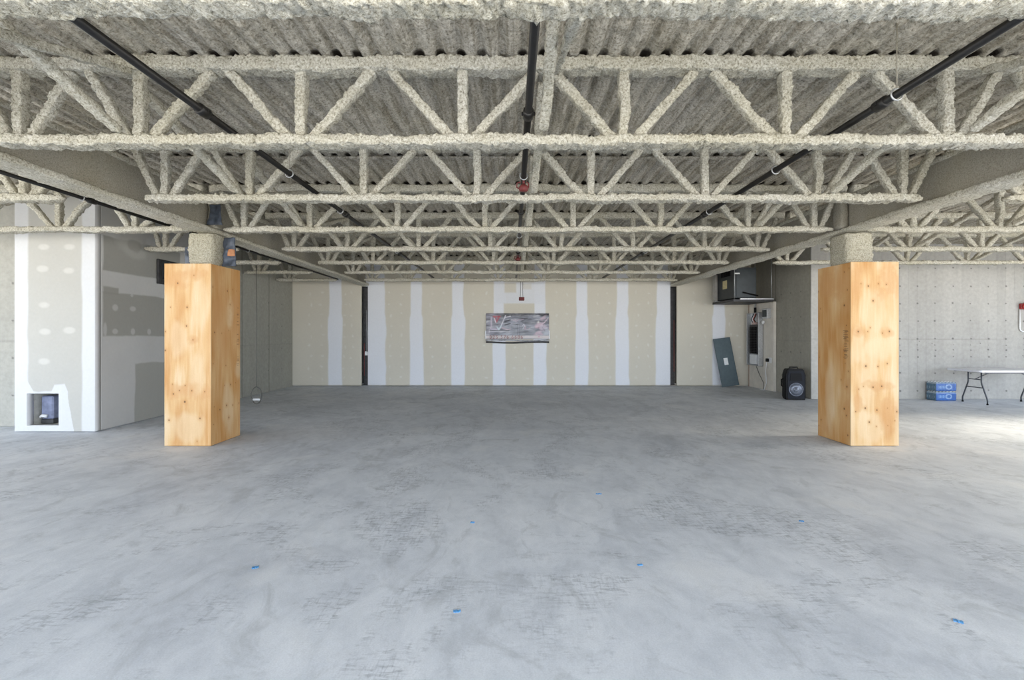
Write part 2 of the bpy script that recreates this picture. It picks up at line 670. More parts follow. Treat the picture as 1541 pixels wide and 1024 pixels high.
# ------------------------------------------------------------------ bridging struts
def strut(X, k, rising, where, span):
    """between joist k and joist k+1"""
    ya, yb = JY[k] + .088, JY[k + 1] - .088
    za, zb = CAMZ + H_B1 + .02, CAMZ + H_T0 - .03
    p = ((0, 0, za), (0, yb - ya, zb)) if rising else ((0, 0, zb), (0, yb - ya, za))
    off = .074 if rising else -.012
    me = spray_bar('bridging_strut', p[0], p[1], .048 if rising else .074, .055, .016, 40 + k * 3 + int(X * 7), .009, (1, 0, 0))
    o = put('bridging_strut', me, SPRAY, None, (X + off, ya, 0))
    tag(o, 'slanted strut %s, %s, %s' % (where, span, 'rising rearward' if rising else 'falling rearward'),
        'bridging strut', 'bridging struts between the joists')


SPAN = ['in the bay nearest the camera', 'two bays before the columns', 'one bay before the columns',
        'first bay past the columns', 'second bay past the columns', 'third bay past the columns', 'bay at the drywall wall']
for X, where in ((-2.89, 'on the shaft-side line'), (.245, 'beside the middle pipe'), (3.405, 'on the table-side line')):
    for k in range(7):
        strut(X, k, False, where, SPAN[k])
        strut(X, k, True, where, SPAN[k])
for X, ks, where in ((6.88, (2, 3, 4), 'outside the table-side girder'), (9.30, (4,), 'above the folding table')):
    for k in ks:
        strut(X, k, False, where, SPAN[k])


# ------------------------------------------------------------------ sprinkler pipes
def pipe(X, y0, y1, label, hx, cps, hgs, hz=1.60, r=.026):
    root = thing('sprinkler_pipe', label, 'pipe', (X, y0, CAMZ + hz), 0, 'black sprinkler pipes through the joists')
    put_pts = [(0, 0, 0), (0, (y1 - y0) / 2, 0), (0, y1 - y0, 0)]
    MB().tube(put_pts, r, 14).build('pipe_run', BLACK_PIPE, root)
    for y in cps:
        m = MB()
        m.tube([(0, y - y0 - .05, 0), (0, y - y0 - .045, 0), (0, y - y0 + .045, 0), (0, y - y0 + .05, 0)], [r + .004, r + .013, r + .013, r + .004], 14)
        m.box((r + .014, y - y0, 0), (.02, .03, .02), 0, .003)
        m.box((-r - .014, y - y0, 0), (.02, .03, .02), 0, .003)
        m.build('coupling', BLACK_PIPE, root)
    for y in hgs:
        ring = [(math.cos(a) * (r + .012), y - y0, math.sin(a) * (r + .012)) for a in [2 * math.pi * i / 16 for i in range(16)]]
        h = MB().tube(ring, .006, 6, 0, True).build('hanger_ring', GALV, root)
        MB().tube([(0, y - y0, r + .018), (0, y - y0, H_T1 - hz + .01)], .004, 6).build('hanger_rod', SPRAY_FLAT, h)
    return root


pipe(-2.21, .2, 12.9, 'black sprinkler pipe halfway between the shaft-side girder and the middle pipe', 0, (3.28, 6.1, 9.0), (4.55, 5.9, 8.8), 1.6)
mid_pipe = pipe(.118, .2, 12.9, 'black sprinkler pipe running along the middle of the ceiling, right above the banner', 0, (3.32, 6.0, 8.9), (4.62, 7.4, 10.2), 1.6)
pipe(2.56, .2, 12.9, 'black sprinkler pipe halfway between the middle pipe and the table-side girder', 0, (3.18, 6.1, 9.0), (3.05, 4.45, 5.95, 8.8), 1.6)
pipe(-4.90, 3.6, 12.9, 'black sprinkler pipe outside the shaft-side girder, in front of the drywall shaft', 0, (5.35, 7.1), (5.22, 8.5), 1.56, .020)


def sprinkler(par, dy, label):
    M0 = (0, dy, -.0235 - .075)
    m = MB().tube([(0, 0, .03), (0, 0, .08)], .012, 10)
    m.lathe([(.010, -.045), (.042, -.04), (.050, -.02), (.048, .0), (.03, .02), (.017, .03)], 16)
    h = m.build('sprinkler', RED_DULL, par, M0)
    h['label'] = label
    m = MB().tube([(-.04, 0, -.02), (-.07, .01, .0), (-.065, .01, .045), (-.03, 0, .05)], .007, 6)
    m.tube([(.04, 0, -.02), (.052, .01, .0), (.05, .01, .04), (.03, 0, .05)], .007, 6)
    m.build('strap', RED_DULL, h)


sprinkler(mid_pipe, 4.66 - .2, 'red sprinkler with strap')
sprinkler(mid_pipe, 9.05 - .2, 'red sprinkler with strap')

# red box dangling on two wires in front of the wall
hb = thing('hanging_signal_box', 'small red box dangling from two thin wires above the banner', 'junction box', P(785, 450, 12.45))
MB().box((0, 0, 0), (.15, .07, .10), 0, .012).box((0, -.04, 0), (.09, .015, .05), 0, .005).build('body', RED_DULL, hb)
for s in (-1, 1):
    MB().tube([(s * .035, 0, .05), (s * .028, .005, .25), (s * .032, 0, .545)], .006, 6).build('wire', WIRE_GREY, hb)


# ------------------------------------------------------------------ columns and plywood boxes
def steel_column(X, label):
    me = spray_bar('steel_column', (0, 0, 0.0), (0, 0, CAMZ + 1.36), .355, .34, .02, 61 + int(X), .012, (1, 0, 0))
    o = put('steel_column', me, SPRAY_COL_SHADED, None, (X, COLY, .012))
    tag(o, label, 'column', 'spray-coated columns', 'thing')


steel_column(-4.21, 'spray-coated steel column rising out of the plywood box beside the drywall shaft')
steel_column(4.70, 'spray-coated steel column rising out of the plywood box beside the folding table')


def paint_ply(U, Vv, W, Hh, knots, pale, seed, stamp=None, amber=0.0, stains=()):
    """colours of a plywood face; U, Vv in 0..1 (V down from the top)"""
    x, y = U * W, Vv * Hh
    p = np.stack([x, y, np.full_like(x, seed * 3.1)], 1)
    ws = np.stack([x + .02 * vn(p, 2.0, seed) + .006 * vn(p, 9, seed), y * .09, p[:, 2]], 1)
    g = fbm(ws, 34, seed, 3)
    fine = vn(np.stack([x, y * .03, p[:, 2]], 1), 210, seed + 3)
    lo = fbm(np.stack([x * 1.0, y * .35, p[:, 2]], 1), 5.5, seed + 7, 2)
    base = np.array([.62, .39, .18])
    dark = np.array([.50, .24, .068])
    light = np.array([.70, .545, .345])
    t = np.clip(.5 + .62 * lo + .26 * g + .06 * fine - amber, 0, 1)[:, None]
    c = np.where(t < .5, dark + (base - dark) * (t * 2), base + (light - base) * (t * 2 - 1))
    for (u, v, du, dv) in pale:
        q = np.stack([x, y * .3, p[:, 2]], 1)
        d = ((U - u + .05 * vn(q, 5, seed + 13)) / du) ** 2 + ((Vv - v) / dv) ** 2
        d = d + .55 * vn(q, 7, seed + 11) + .35 * vn(q, 24, seed + 12)
        w = sstep(1.5, .35, d)[:, None]
        c = c * (1 - w * .45) + np.array([.71, .56, .36]) * w * .45
    for (u, v, du, dv) in stains:
        q = np.stack([x, y, p[:, 2]], 1)
        d = ((U - u) / du) ** 2 + ((Vv - v) / dv) ** 2 + .6 * vn(q, 9, seed + 21) + .4 * vn(q, 25, seed + 22)
        w = sstep(1.4, .1, d)[:, None] * .5
        c = c * (1 - w) + np.array([.55, .29, .115]) * w
    for (u, v, r) in knots:
        dx, dy = (U - u) * W, (Vv - v) * Hh
        d = np.sqrt((dx * 1.0) ** 2 + (dy * .8) ** 2)
        halo = np.exp(-(d / (r * 2.8)) ** 2)[:, None] * .6
        c = c * (1 - halo) + np.array([.50, .24, .07]) * halo
        core = sstep(r * 1.3, r * .6, d)[:, None]
        c = c * (1 - core * .92) + np.array([.10, .045, .018]) * core * .92
    if stamp:
        u0, u1, v0, v1 = stamp
        r2 = np.random.default_rng(seed)
        for i in range(26):
            v = v0 + (v1 - v0) * (i + r2.uniform(.2, .8)) / 26
            if r2.random() < .3: continue
            a = u0 + (u1 - u0) * r2.uniform(0, .35)
            b = u1 - (u1 - u0) * r2.uniform(0, .35)
            w = ((U > a) & (U < b) & (np.abs(Vv - v) < .0016 + .0012 * r2.random()))[:, None] * .6
            c = c * (1 - w) + np.array([.10, .055, .03]) * w
    return c


def grid_panel(name, O, U, Vd, W, Hh, nu, nv, thick_dir, thick, colf, mat, parent=None, hole=None, disp=None, loc=None):
    """panel with a painted face: O top corner, U across, Vd down; the back and edges close it. hole(u,v)->bool on face centres"""
    O, U, Vd, T = [np.array(a, float) for a in (O, U, Vd, thick_dir)]
    uu, vv = np.meshgrid(np.linspace(0, 1, nu + 1), np.linspace(0, 1, nv + 1))
    u, v = uu.ravel(), vv.ravel()
    V = O + np.outer(u * W, U) + np.outer(v * Hh, Vd)
    if disp is not None:
        V = V - np.outer(disp(u, v), T)
    i = np.arange(nv)[:, None] * (nu + 1)
    k = np.arange(nu)[None, :]
    q = np.stack([i + k, i + nu + 1 + k, i + nu + 2 + k, i + k + 1], -1).reshape(-1, 4)
    keep = np.ones(len(q), bool)
    if hole is not None:
        fc_u = (u[q[:, 0]] + u[q[:, 2]]) / 2 * W
        fc_v = (v[q[:, 0]] + v[q[:, 2]]) / 2 * Hh
        keep = ~hole(fc_u, fc_v)
    q = q[keep]
    n0 = len(V)
    # extrude: boundary edges get walls to the back copy
    V2 = O + np.outer(u * W, U) + np.outer(v * Hh, Vd) + T * thick
    e = np.concatenate([q[:, [0, 1]], q[:, [1, 2]], q[:, [2, 3]], q[:, [3, 0]]])
    key = np.minimum(e[:, 0], e[:, 1]).astype(np.int64) * (n0 + 1) + np.maximum(e[:, 0], e[:, 1])
    uq, inv, cnt = np.unique(key, return_inverse=True, return_counts=True)
    b = e[cnt[inv] == 1]
    side = np.stack([b[:, 1], b[:, 0], b[:, 0] + n0, b[:, 1] + n0], 1)
    back = q[:, ::-1] + n0
    Fq = np.concatenate([q, side, back])
    c = colf(u, v)
    used, remap = np.unique(Fq, return_inverse=True)
    Vall = np.vstack([V, V2])[used]
    Call = np.vstack([c, c])[used]
    me = mesh_np(name, Vall, remap.reshape(-1, 4), None, False)
    # make normals consistent: face normal of the painted side must oppose T
    at = me.color_attributes.new('Col', 'FLOAT_COLOR', 'POINT')
    buf = np.ones((len(Vall), 4), np.float32)
    buf[:, :3] = np.clip(Call, 0, 1)
    at.data.foreach_set('color', buf.ravel())
    return put(name, me, mat, parent, loc)


def kn(lst, x0, x1, ytl, ybl, ytr, ybr, scale, w=.62, h=2.42):
    out = []
    for e in lst:
        x, y = e[0], e[1]
        r = (e[2] if len(e) > 2 else 2.0)
        u = (x - x0) / (x1 - x0)
        yt, yb = ytl + (ytr - ytl) * u, ybl + (ybr - ybl) * u
        out.append((u, (y - yt) / (yb - yt), r * .0030))
    return out


def ply_box(x0, x1, y0, y1, z1, label, fk, sk, fpale, spale, side, fstamp=None, sstamp=None, seed=1, fst=(), sst=()):
    root = thing('plywood_casing', label, 'column box', ((x0 + x1) / 2, (y0 + y1) / 2, 0), 0, 'plywood boxes around the columns', 'thing')
    cx, cy = (x0 + x1) / 2, (y0 + y1) / 2
    W, D, t = x1 - x0, y1 - y0, .018
    z0 = .006
    grid_panel('front_panel', (x0 - cx, y0 - cy, z1), (1, 0, 0), (0, 0, -1), W, z1 - z0, 150, 420, (0, 1, 0), t,
               lambda u, v: paint_ply(u, v, W, 2.42, fk, fpale, seed, fstamp, .02, fst), PLYWOOD, root)
    # side panels sit behind the front panel; u runs along the visible direction
    for s, nm in ((-1, 'side_panel'), (1, 'side_panel')):
        X = (x0 if s < 0 else x1) - cx
        vis = (s == side)
        ks = sk if vis else []
        if s > 0:
            O, U = (X, y0 + t - cy, z1 - .004), (0, 1, 0)
        else:
            O, U = (X, y1 - cy, z1 - .004), (0, -1, 0)
        grid_panel(nm, O, U, (0, 0, -1), D - t, z1 - .004 - z0, 120 if vis else 30, 420 if vis else 60, (-s, 0, 0), t,
                   lambda u, v: paint_ply(u, v, D, 2.42, ks, spale if vis else [], seed + 4, sstamp if vis else None, .18, sst if vis else ()), PLYWOOD, root)
    grid_panel('rear_panel', (x1 - t - cx, y1 - cy, z1 - .01), (-1, 0, 0), (0, 0, -1), W - 2 * t, z1 - .01 - z0, 20, 40, (0, -1, 0), t,
               lambda u, v: paint_ply(u, v, W, 2.42, [], [], seed + 8), PLYWOOD, root)
    return root


fkL = kn([(98, 130, 3), (147, 258, 3), (144, 358, 2.5), (178, 432, 2), (183, 88, 1.6), (60, 258, 1.6), (33, 388), (33, 488, 3), (70, 668, 1.6),
          (137, 675, 2), (107, 702, 2.3), (172, 703, 2.3), (75, 720, 2.8), (135, 762, 4), (240, 708, 2), (52, 860, 2.8), (215, 850, 2.8),
          (200, 972, 1.4)], 28, 272, 25, 997, 25, 997, 3.53)
skL = kn([(278, 148), (357, 168, 3), (387, 160), (412, 168, 1.6), (372, 240, 2), (287, 391, 3), (325, 395, 1.6), (365, 380, 1.6), (280, 558, 1.6), (348, 568, 2),
          (405, 660, 2), (375, 670, 3), (340, 675, 1.6), (352, 782, 3.4), (388, 780, 2.3), (315, 805, 3), (285, 790, 1.6), (365, 847, 3), (282, 885, 1.6),
          (425, 768, 2)], 272, 432, 25, 997, 58, 940, 3.53)
fkR = kn([(288, 160, 3), (340, 148), (382, 152), (250, 148, 1.6), (313, 236, 3), (235, 395, 3), (285, 395, 1.6), (298, 375, 1.7), (362, 403, 2), (398, 394, 3),
          (275, 573, 3.4), (338, 575, 2.4), (387, 560, 2), (313, 682, 3), (358, 677, 3), (238, 692, 1.8), (262, 678, 1.5), (272, 790, 3.4), (333, 800, 3),
          (222, 808, 2), (388, 790, 1.4), (437, 808, 2.6), (293, 862, 3), (330, 885, 1.6), (390, 880, 1.4), (427, 855, 1.4)], 197, 447, 35, 985, 35, 985, 3.47)
skR = kn([(165, 258, 4), (180, 178, 2.4), (165, 85, 2.4), (175, 362, 2.6), (30, 190, 2), (42, 278, 2), (35, 530, 2), (150, 645, 2), (178, 680, 3.6), (165, 795, 4),
          (175, 830, 3), (182, 932, 3), (45, 855, 3), (33, 885, 2), (188, 65, 2), (185, 600, 2), (170, 560, 1.6)], 28, 192, 72, 935, 35, 985, 3.47)
ply_box(-4.586, -3.974, 6.05, 6.70, 2.415, 'tall plywood box around the column beside the drywall shaft', fkL, skL,
        [(.75, .22, .16, .16), (.7, .60, .2, .12), (.3, .42, .2, .1), (.4, .9, .5, .08)], [(.62, .27, .13, .09), (.55, .83, .2, .15), (.9, .6, .12, .06)], 1,
        None, (.86, .97, .22, .60), 3, [(.25, .695, .2, .05), (.55, .69, .25, .05), (.9, .715, .14, .05), (.3, .09, .3, .05), (.65, .06, .25, .04), (.6, .42, .12, .03)],
        [(.3, .3, .3, .3), (.85, .3, .2, .2)])
ply_box(4.472, 5.103, 6.05, 6.70, 2.437, 'tall plywood box around the column beside the folding table', fkR, skR,
        [(.46, .26, .24, .11), (.15, .45, .13, .1), (.35, .60, .22, .2), (.6, .48, .35, .06), (.4, .9, .35, .08), (.95, .6, .06, .5)], [(.35, .75, .16, .2)], -1,
        None, (.80, .96, .37, .53), 12, [(.15, .38, .14, .03), (.75, .38, .15, .03), (.15, .78, .1, .06), (.75, .83, .2, .1), (.8, .1, .25, .12), (.1, .1, .15, .12), (.55, .67, .35, .03)],
        [(.5, .1, .6, .1), (.93, .24, .1, .04), (.93, .68, .1, .05), (.93, .80, .12, .06), (.2, .93, .12, .05)])

# scraps of plastic sheet around the column head on the shaft side
def crumple(name, c, w, h, d, mat, seed, label, cat):
    nu, nv = 14, 20
    uu, vv = np.meshgrid(np.linspace(-1, 1, nu), np.linspace(-1, 1, nv))
    p = np.stack([uu.ravel() * w / 2, np.zeros(nu * nv), vv.ravel() * h / 2], 1)
    p[:, 1] += d * vn(p, 9, seed) + d * .6 * vn(p, 22, seed + 1)
    p[:, 0] *= (1 + .3 * vn(p, 6, seed + 2)) * (1 - .25 * p[:, 2] / h)
    q = p + np.array([0, .012, 0])
    i = np.arange(nv - 1)[:, None] * nu
    k = np.arange(nu - 1)[None, :]
    a = np.stack([i + k, i + k + 1, i + nu + k + 1, i + nu + k], -1).reshape(-1, 4)
    n = nu * nv
    e = np.concatenate([a[:, [0, 1]], a[:, [1, 2]], a[:, [2, 3]], a[:, [3, 0]]])
    key = np.minimum(e[:, 0], e[:, 1]) * 10000 + np.maximum(e[:, 0], e[:, 1])
    uq, inv, cnt = np.unique(key, return_inverse=True, return_counts=True)
    b = e[cnt[inv] == 1]
    side = np.stack([b[:, 1], b[:, 0], b[:, 0] + n, b[:, 1] + n], 1)
    me = mesh_np(name, np.vstack([p, q]), np.concatenate([a, a[:, ::-1] + n, side]))
    o = put(name, me, mat, None, c)
    return tag(o, label, cat)


x, y, z = P(333, 372, 6.46)
crumple('plastic_sheet', (-3.92, 6.33, 2.62), .16, .40, .03, BLUE_SHEET, 4, 'crumpled dark blue plastic sheet hugging the column head beside the drywall shaft', 'plastic sheet')
crumple('plastic_sheet', (-4.475, 6.33, 2.56), .10, .26, .02, BLUE_SHEET, 14, 'narrow blue plastic scrap on the shaft-facing side of the column head', 'plastic sheet')
crumple('foam_scrap', (-3.85, 6.27, 2.60), .085, .09, .03, ORANGE, 24, 'orange foam scrap beside the dark blue plastic sheet', 'scrap')
x, y, z = P(333, 330, 6.46)
crumple('plastic_sheet', (-4.02, 6.2, 3.10), .15, .28, .02, BLUE_SHEET, 34, 'dark blue plastic hanging on the girder above the column head', 'plastic sheet')


# ------------------------------------------------------------------ setting
def struct(o):
    o['kind'] = 'structure'
    return o


YB = 13.15      # drywall back wall
XL = -6.30      # shaft / concrete wall on the left
XR = 6.85       # concrete return
YR = 10.50      # concrete wall with tie holes
XMIN, XMAX, YMIN = -11.0, 13.6, -3.2
DECKZ = CAMZ + 2.075

o = MB().box(((XMIN + XMAX) / 2, (YMIN + 14.2) / 2, -.1), (XMAX - XMIN + .6, 14.2 - YMIN + .4, .2)).build('floor', FLOOR)
struct(o)


def deck():
    xs0 = np.arange(-6.4, 7.1, .0168)
    xs = np.concatenate([np.arange(XMIN - .2, -6.4, .05), xs0, np.arange(7.1, XMAX + .2, .025)])
    ys = np.concatenate([np.array([YMIN - .2, -1.0, .5, 1.2]), np.arange(1.6, 6.0, .02), np.arange(6.0, 14.3, .05)])
    nx, ny = len(xs), len(ys)
    X, Y = np.meshgrid(xs, ys)
    x, y = X.ravel(), Y.ravel()
    p = np.stack([x, y, np.zeros_like(x)], 1)
    per = .1524
    ph = x / per + .05 * vn(p * np.array([1, .3, 1]), 2, 3)
    f = np.abs((ph - np.floor(ph)) - .5) * 2          # 1 at the low rib, 0 mid flute
    prof = sstep(.66, .16, f)                           # 1 inside the raised flute
    # at joists (and one end lap of the deck) the flute stays open
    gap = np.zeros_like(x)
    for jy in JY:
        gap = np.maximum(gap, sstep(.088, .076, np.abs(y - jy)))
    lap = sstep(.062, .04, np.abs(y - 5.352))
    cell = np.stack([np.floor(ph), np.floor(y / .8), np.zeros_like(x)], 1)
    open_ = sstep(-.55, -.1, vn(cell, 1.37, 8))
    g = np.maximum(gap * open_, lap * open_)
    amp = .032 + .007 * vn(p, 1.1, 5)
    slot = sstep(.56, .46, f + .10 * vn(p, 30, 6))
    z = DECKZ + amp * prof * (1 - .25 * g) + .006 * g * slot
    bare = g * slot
    pn = np.stack([x, y * .55, np.zeros_like(x)], 1)
    rough = .009 * vn(pn, 9, 1) + .0085 * vn(pn, 26, 2) + .007 * vn(p, 60, 4)
    z = z + rough * (1 - .6 * g) - .004
    V = np.stack([x, y, z], 1)
    i = np.arange(ny - 1)[:, None] * nx
    k = np.arange(nx - 1)[None, :]
    q = np.stack([i + k, i + nx + k, i + nx + k + 1, i + k + 1], -1).reshape(-1, 4)
    n0 = len(V)
    c = [0, nx - 1, (ny - 1) * nx + nx - 1, (ny - 1) * nx]
    top = V[c].copy()
    top[:, 2] = DECKZ + .10
    V = np.vstack([V, top])
    q = np.vstack([q, [[n0, n0 + 1, n0 + 2, n0 + 3]]])
    me = mesh_np('ceiling', V, q)
    at = me.attributes.new('bare', 'FLOAT', 'POINT')
    at.data.foreach_set('value', np.concatenate([bare, np.zeros(4)]).astype(np.float32))
    return struct(put('ceiling', me, SPRAY_DECK))


deck()
# the end lap of the deck sheets: a thin coated ridge under the flutes
lapm = spray_bar('trim_deck_lap', (GX[0] + .2, 5.34, 0), (GX[1] - .2, 5.34, 0), .06, .026, .02, 77, .005)
o = struct(put('trim_deck_lap', lapm, SPRAY_DECK, None, (0, 0, DECKZ - .012)))

WT = DECKZ + .03       # wall tops
GYP = np.array([.65, .615, .525])
MUD = np.array([.79, .81, .855])
MUD2 = np.array([.63, .62, .555])


def lerp(c, col, w):
    w = np.clip(w, 0, 1)[:, None]
    return c * (1 - w) + np.asarray(col) * w


def back_colour(u, v):
    X = XL + u * (XR + .1 - XL)
    Z = WT - v * WT
    p = np.stack([X, Z, np.zeros_like(X)], 1)
    c = np.tile(GYP, (len(X), 1)) * (1 + .035 * fbm(p, 1.2, 3)[:, None])
    # faint sheet edges
    seams = [(-5.07, .17), (-3.93, .28), (-2.735, .16), (-1.55, .165), (-.36, .16), (.80, .155), (2.005, .155), (3.165, .165), (4.36, .20), (5.93, .15)]
    n = fbm(p, 1.6, 21, 3)
    n2 = fbm(np.stack([X * 3, Z * .9, p[:, 2]], 1), 2.2, 9, 2)
    for s, w in seams:
        d = np.abs(X - s - .02 * n) - w * (1 + .10 * n + .10 * n2) - .03 * sstep(2.1, 1.9, Z)
        c = lerp(c, MUD, sstep(.025, -.02, d) * .96)
    # screw spots either side of the seams
    studs = []
    for a, b in ((-6.2, -5.07), (-5.07, -4.35), (-3.93, -2.735), (-2.735, -1.55), (-1.55, -.36), (-.36, .80), (.80, 2.005), (2.005, 3.165), (3.165, 4.36), (4.75, 5.93), (5.93, 6.8)):
        L = b - a
        studs += [a + L * .36, a + L * .66]
    r2 = np.random.default_rng(5)
    for s in studs:
        for z in np.arange(.22, 2.9, .305):
            xx, zz = s + r2.uniform(-.05, .05), z + r2.uniform(-.04, .04)
            m = (np.abs(X - xx) < .16) & (np.abs(Z - zz) < .16)
            if not m.any(): continue
            sx, sz = (r2.uniform(.03, .055), r2.uniform(.018, .035)) if r2.random() < .6 else (r2.uniform(.02, .032), r2.uniform(.035, .06))
            d = ((X[m] - xx + .4 * (Z[m] - zz) * r2.uniform(-1, 1)) / sx) ** 2 + ((Z[m] - zz) / sz) ** 2
            w = sstep(1.5, .4, d) * r2.uniform(.35, .85)
            c[m] = lerp(c[m], (.74, .725, .66), w)
    # taped patch above the banner
    def rect(x0, y0, x1, y1):
        X0, _, Z1 = P(x0, y0, YB)
        X1, _, Z0 = P(x1, y1, YB)
        e = .012 + .01 * n
        return sstep(-e - .01, e + .02, np.minimum(np.minimum(X - X0, X1 - X), np.minimum(Z - Z0, Z1 - Z)))
    c = lerp(c, MUD * .96, rect(745, 425, 820, 458) * .9)
    c = lerp(c, GYP, rect(759, 426, 777, 441) * .9)
    c = lerp(c, GYP * .98, rect(758, 457, 804, 476))
    c = lerp(c, GYP * .98, rect(786, 427, 800, 436) * .5)
    # bare paper strip near the sheet bottoms
    c = lerp(c, (.40, .36, .28), sstep(.03, .012, Z) * .7)
    return c


gap_top = CAMZ + 1.39
gl = (P(543.2, 0, YB)[0], P(553.8, 0, YB)[0])
gr = (P(1009.2, 0, YB)[0], P(1019.4, 0, YB)[0])
WB = XR + .1 - XL


def back_hole(a, b):
    X, Z = XL + a, WT - b
    return ((X > gl[0]) & (X < gl[1]) | (X > gr[0]) & (X < gr[1])) & (Z < gap_top)


struct(grid_panel('wall_back', (XL, YB, WT), (1, 0, 0), (0, 0, -1), WB, WT - .012, 820, 150, (0, 1, 0), .10, back_colour, DRYWALL, None, back_hole))
struct(MB().box(((XL + XR) / 2, YB + .75, WT / 2), (WB + .6, .1, WT)).build('wall_back_outer', DARK_STEEL))
# bare columns standing in the two slots of the back wall
for nm, a, b, red in (('l', gl[0], gl[1], -1), ('r', gr[0], gr[1], 1)):
    side = 'shaft-side' if nm == 'l' else 'table-side'
    t = thing('slot_column', 'dark bare steel column standing in the %s slot of the drywall wall' % side, 'column', ((a + b) / 2, YB + .33, 0), 0,
              'bare columns in the wall slots', 'thing')
    MB().box((0, -.10, 1.43), (.20, .016, 2.84), 0, .004).box((0, .10, 1.43), (.20, .016, 2.84), 0, .004).build('flange', DARK_STEEL, t)
    MB().box((0, 0, 1.43), (.012, .18, 2.84)).build('web', DARK_STEEL, t)
    MB().box((0, 0, .008), (.30, .30, .016), 0, .003).build('base_plate', DARK_STEEL, t)
    MB().box((red * .075, -.113, .75 if nm == 'l' else 1.15), (.018, .008, .95 if nm == 'l' else 1.5), 0, .002).build('primer_stripe', RED_PRIMER, t)
    if nm == 'l':
        m = MB().box((0, -.135, .93), (.09, .05, .12), 0, .006)
        m.tube([(0, -.13, .99), (.01, -.125, 1.5), (-.01, -.122, 2.2)], .008, 6)
        m.build('outlet_box', GALV, t)


# --- concrete walls
def conc(u, v, W, Hh, seed, holes=None, boards=.0, joint=None, tone=(.44, .43, .40), vj=()):
    x, z = u * W, (1 - v) * Hh
    p = np.stack([x, z, np.full_like(x, seed * 2.7)], 1)
    c = np.tile(np.array(tone), (len(x), 1))
    c = c * (1 + .10 * fbm(p, .8, seed, 4) + .07 * fbm(np.stack([x * 3, z * .35, p[:, 2]], 1), 2.0, seed + 3, 3) + .05 * fbm(p, 7, seed + 6, 3))[:, None]
    if boards:
        b = x / boards
        d = np.abs(b - np.round(b)) * boards
        w = sstep(.012, .004, d) * np.clip(.08 + .35 * vn(p, 1.5, seed + 8), 0, .4)
        c = lerp(c, (.25, .25, .235), w)
        c = c * (1 + .05 * _h(np.floor(b).astype(np.int64) + 50, np.zeros(len(b), np.int64), np.zeros(len(b), np.int64), seed))[:, None]
    if joint is not None:
        for zj in joint:
            w = sstep(.022, .006, np.abs(z - zj + .008 * vn(p, 3, seed + 4))) * np.clip(.2 + .2 * vn(p, 2, seed + 5), 0, 1)
            c = lerp(c, (.22, .22, .205), w)
    for xj in vj:
        w = sstep(.03, .008, np.abs(x - xj + .006 * vn(p, 3, seed + 14))) * .6
        c = lerp(c, np.array(tone) * .42, w)
    if holes is not None:
        for (hx, hz, r) in holes:
            m = (np.abs(x - hx) < .12) & (np.abs(z - hz) < .12)
            d = np.sqrt((x[m] - hx) ** 2 + ((z[m] - hz) * 1.1) ** 2)
            c[m] = lerp(c[m], (.10, .10, .095), sstep(r * 1.5, r * .6, d) * .8)
    return c


# wall with tie holes behind the folding table
hx = []
r3 = np.random.default_rng(3)
x_first = P(1381, 0, YR)[0] - XR
for i in range(-5, 17):
    for yy, r in ((404, .016), (431, .018), (457, .018), (483.3, .019), (510, .02), (519.5, .012), (527, .018), (537, .018), (562, .019), (588.5, .020)):
        Z = CAMZ + (CY - yy) / F * YR
        hx.append((x_first + i * .405 + r3.normal(0, .008), Z + r3.normal(0, .006), r * r3.uniform(.75, 1.15)))
        if 510 < yy < 565 and r3.random() < .3:
            hx.append((x_first + i * .405 + r3.normal(0, .06), Z + r3.normal(0, .05), .012))
WRR = XMAX - XR
struct(grid_panel('wall_right_rear', (XR, YR, WT), (1, 0, 0), (0, 0, -1), WRR, WT, 560, 290, (0, 1, 0), .03,
                  lambda u, v: conc(u, v, WRR, WT, 2, hx, .405 / 2, (1.37,), (.425, .415, .39)), CONC_WALL))
# concrete return that closes the alcove with the electrical board
struct(grid_panel('wall_right_return', (XR, YB + .1, WT), (0, -1, 0), (0, 0, -1), YB + .1 - YR - .03, WT, 200, 220, (1, 0, 0), .25,
                  lambda u, v: conc(u, v, YB + .1 - YR, WT, 5, [(x, z, .016) for x in (1.6, 2.0, 2.4) for z in (.45, 1.05, 1.9, 2.5)], .6, (1.33,), (.36, .345, .295), (1.35,)), CONC_WALL))
# concrete wall behind the shaft
YS0, YS1 = 6.93, 8.95
struct(grid_panel('wall_left', (XL, YS1, WT), (0, 1, 0), (0, 0, -1), YB + .1 - YS1, WT, 300, 220, (-1, 0, 0), .25,
                  lambda u, v: conc(u, v, YB + .1 - YS1, WT, 7, [(x, z, .016) for x in (.9, 1.5, 2.9, 3.6) for z in (.55, 1.1, 1.7, 2.3)], 1.2, (1.22,), (.36, .355, .31), (1.75, 2.94)), CONC_WALL))


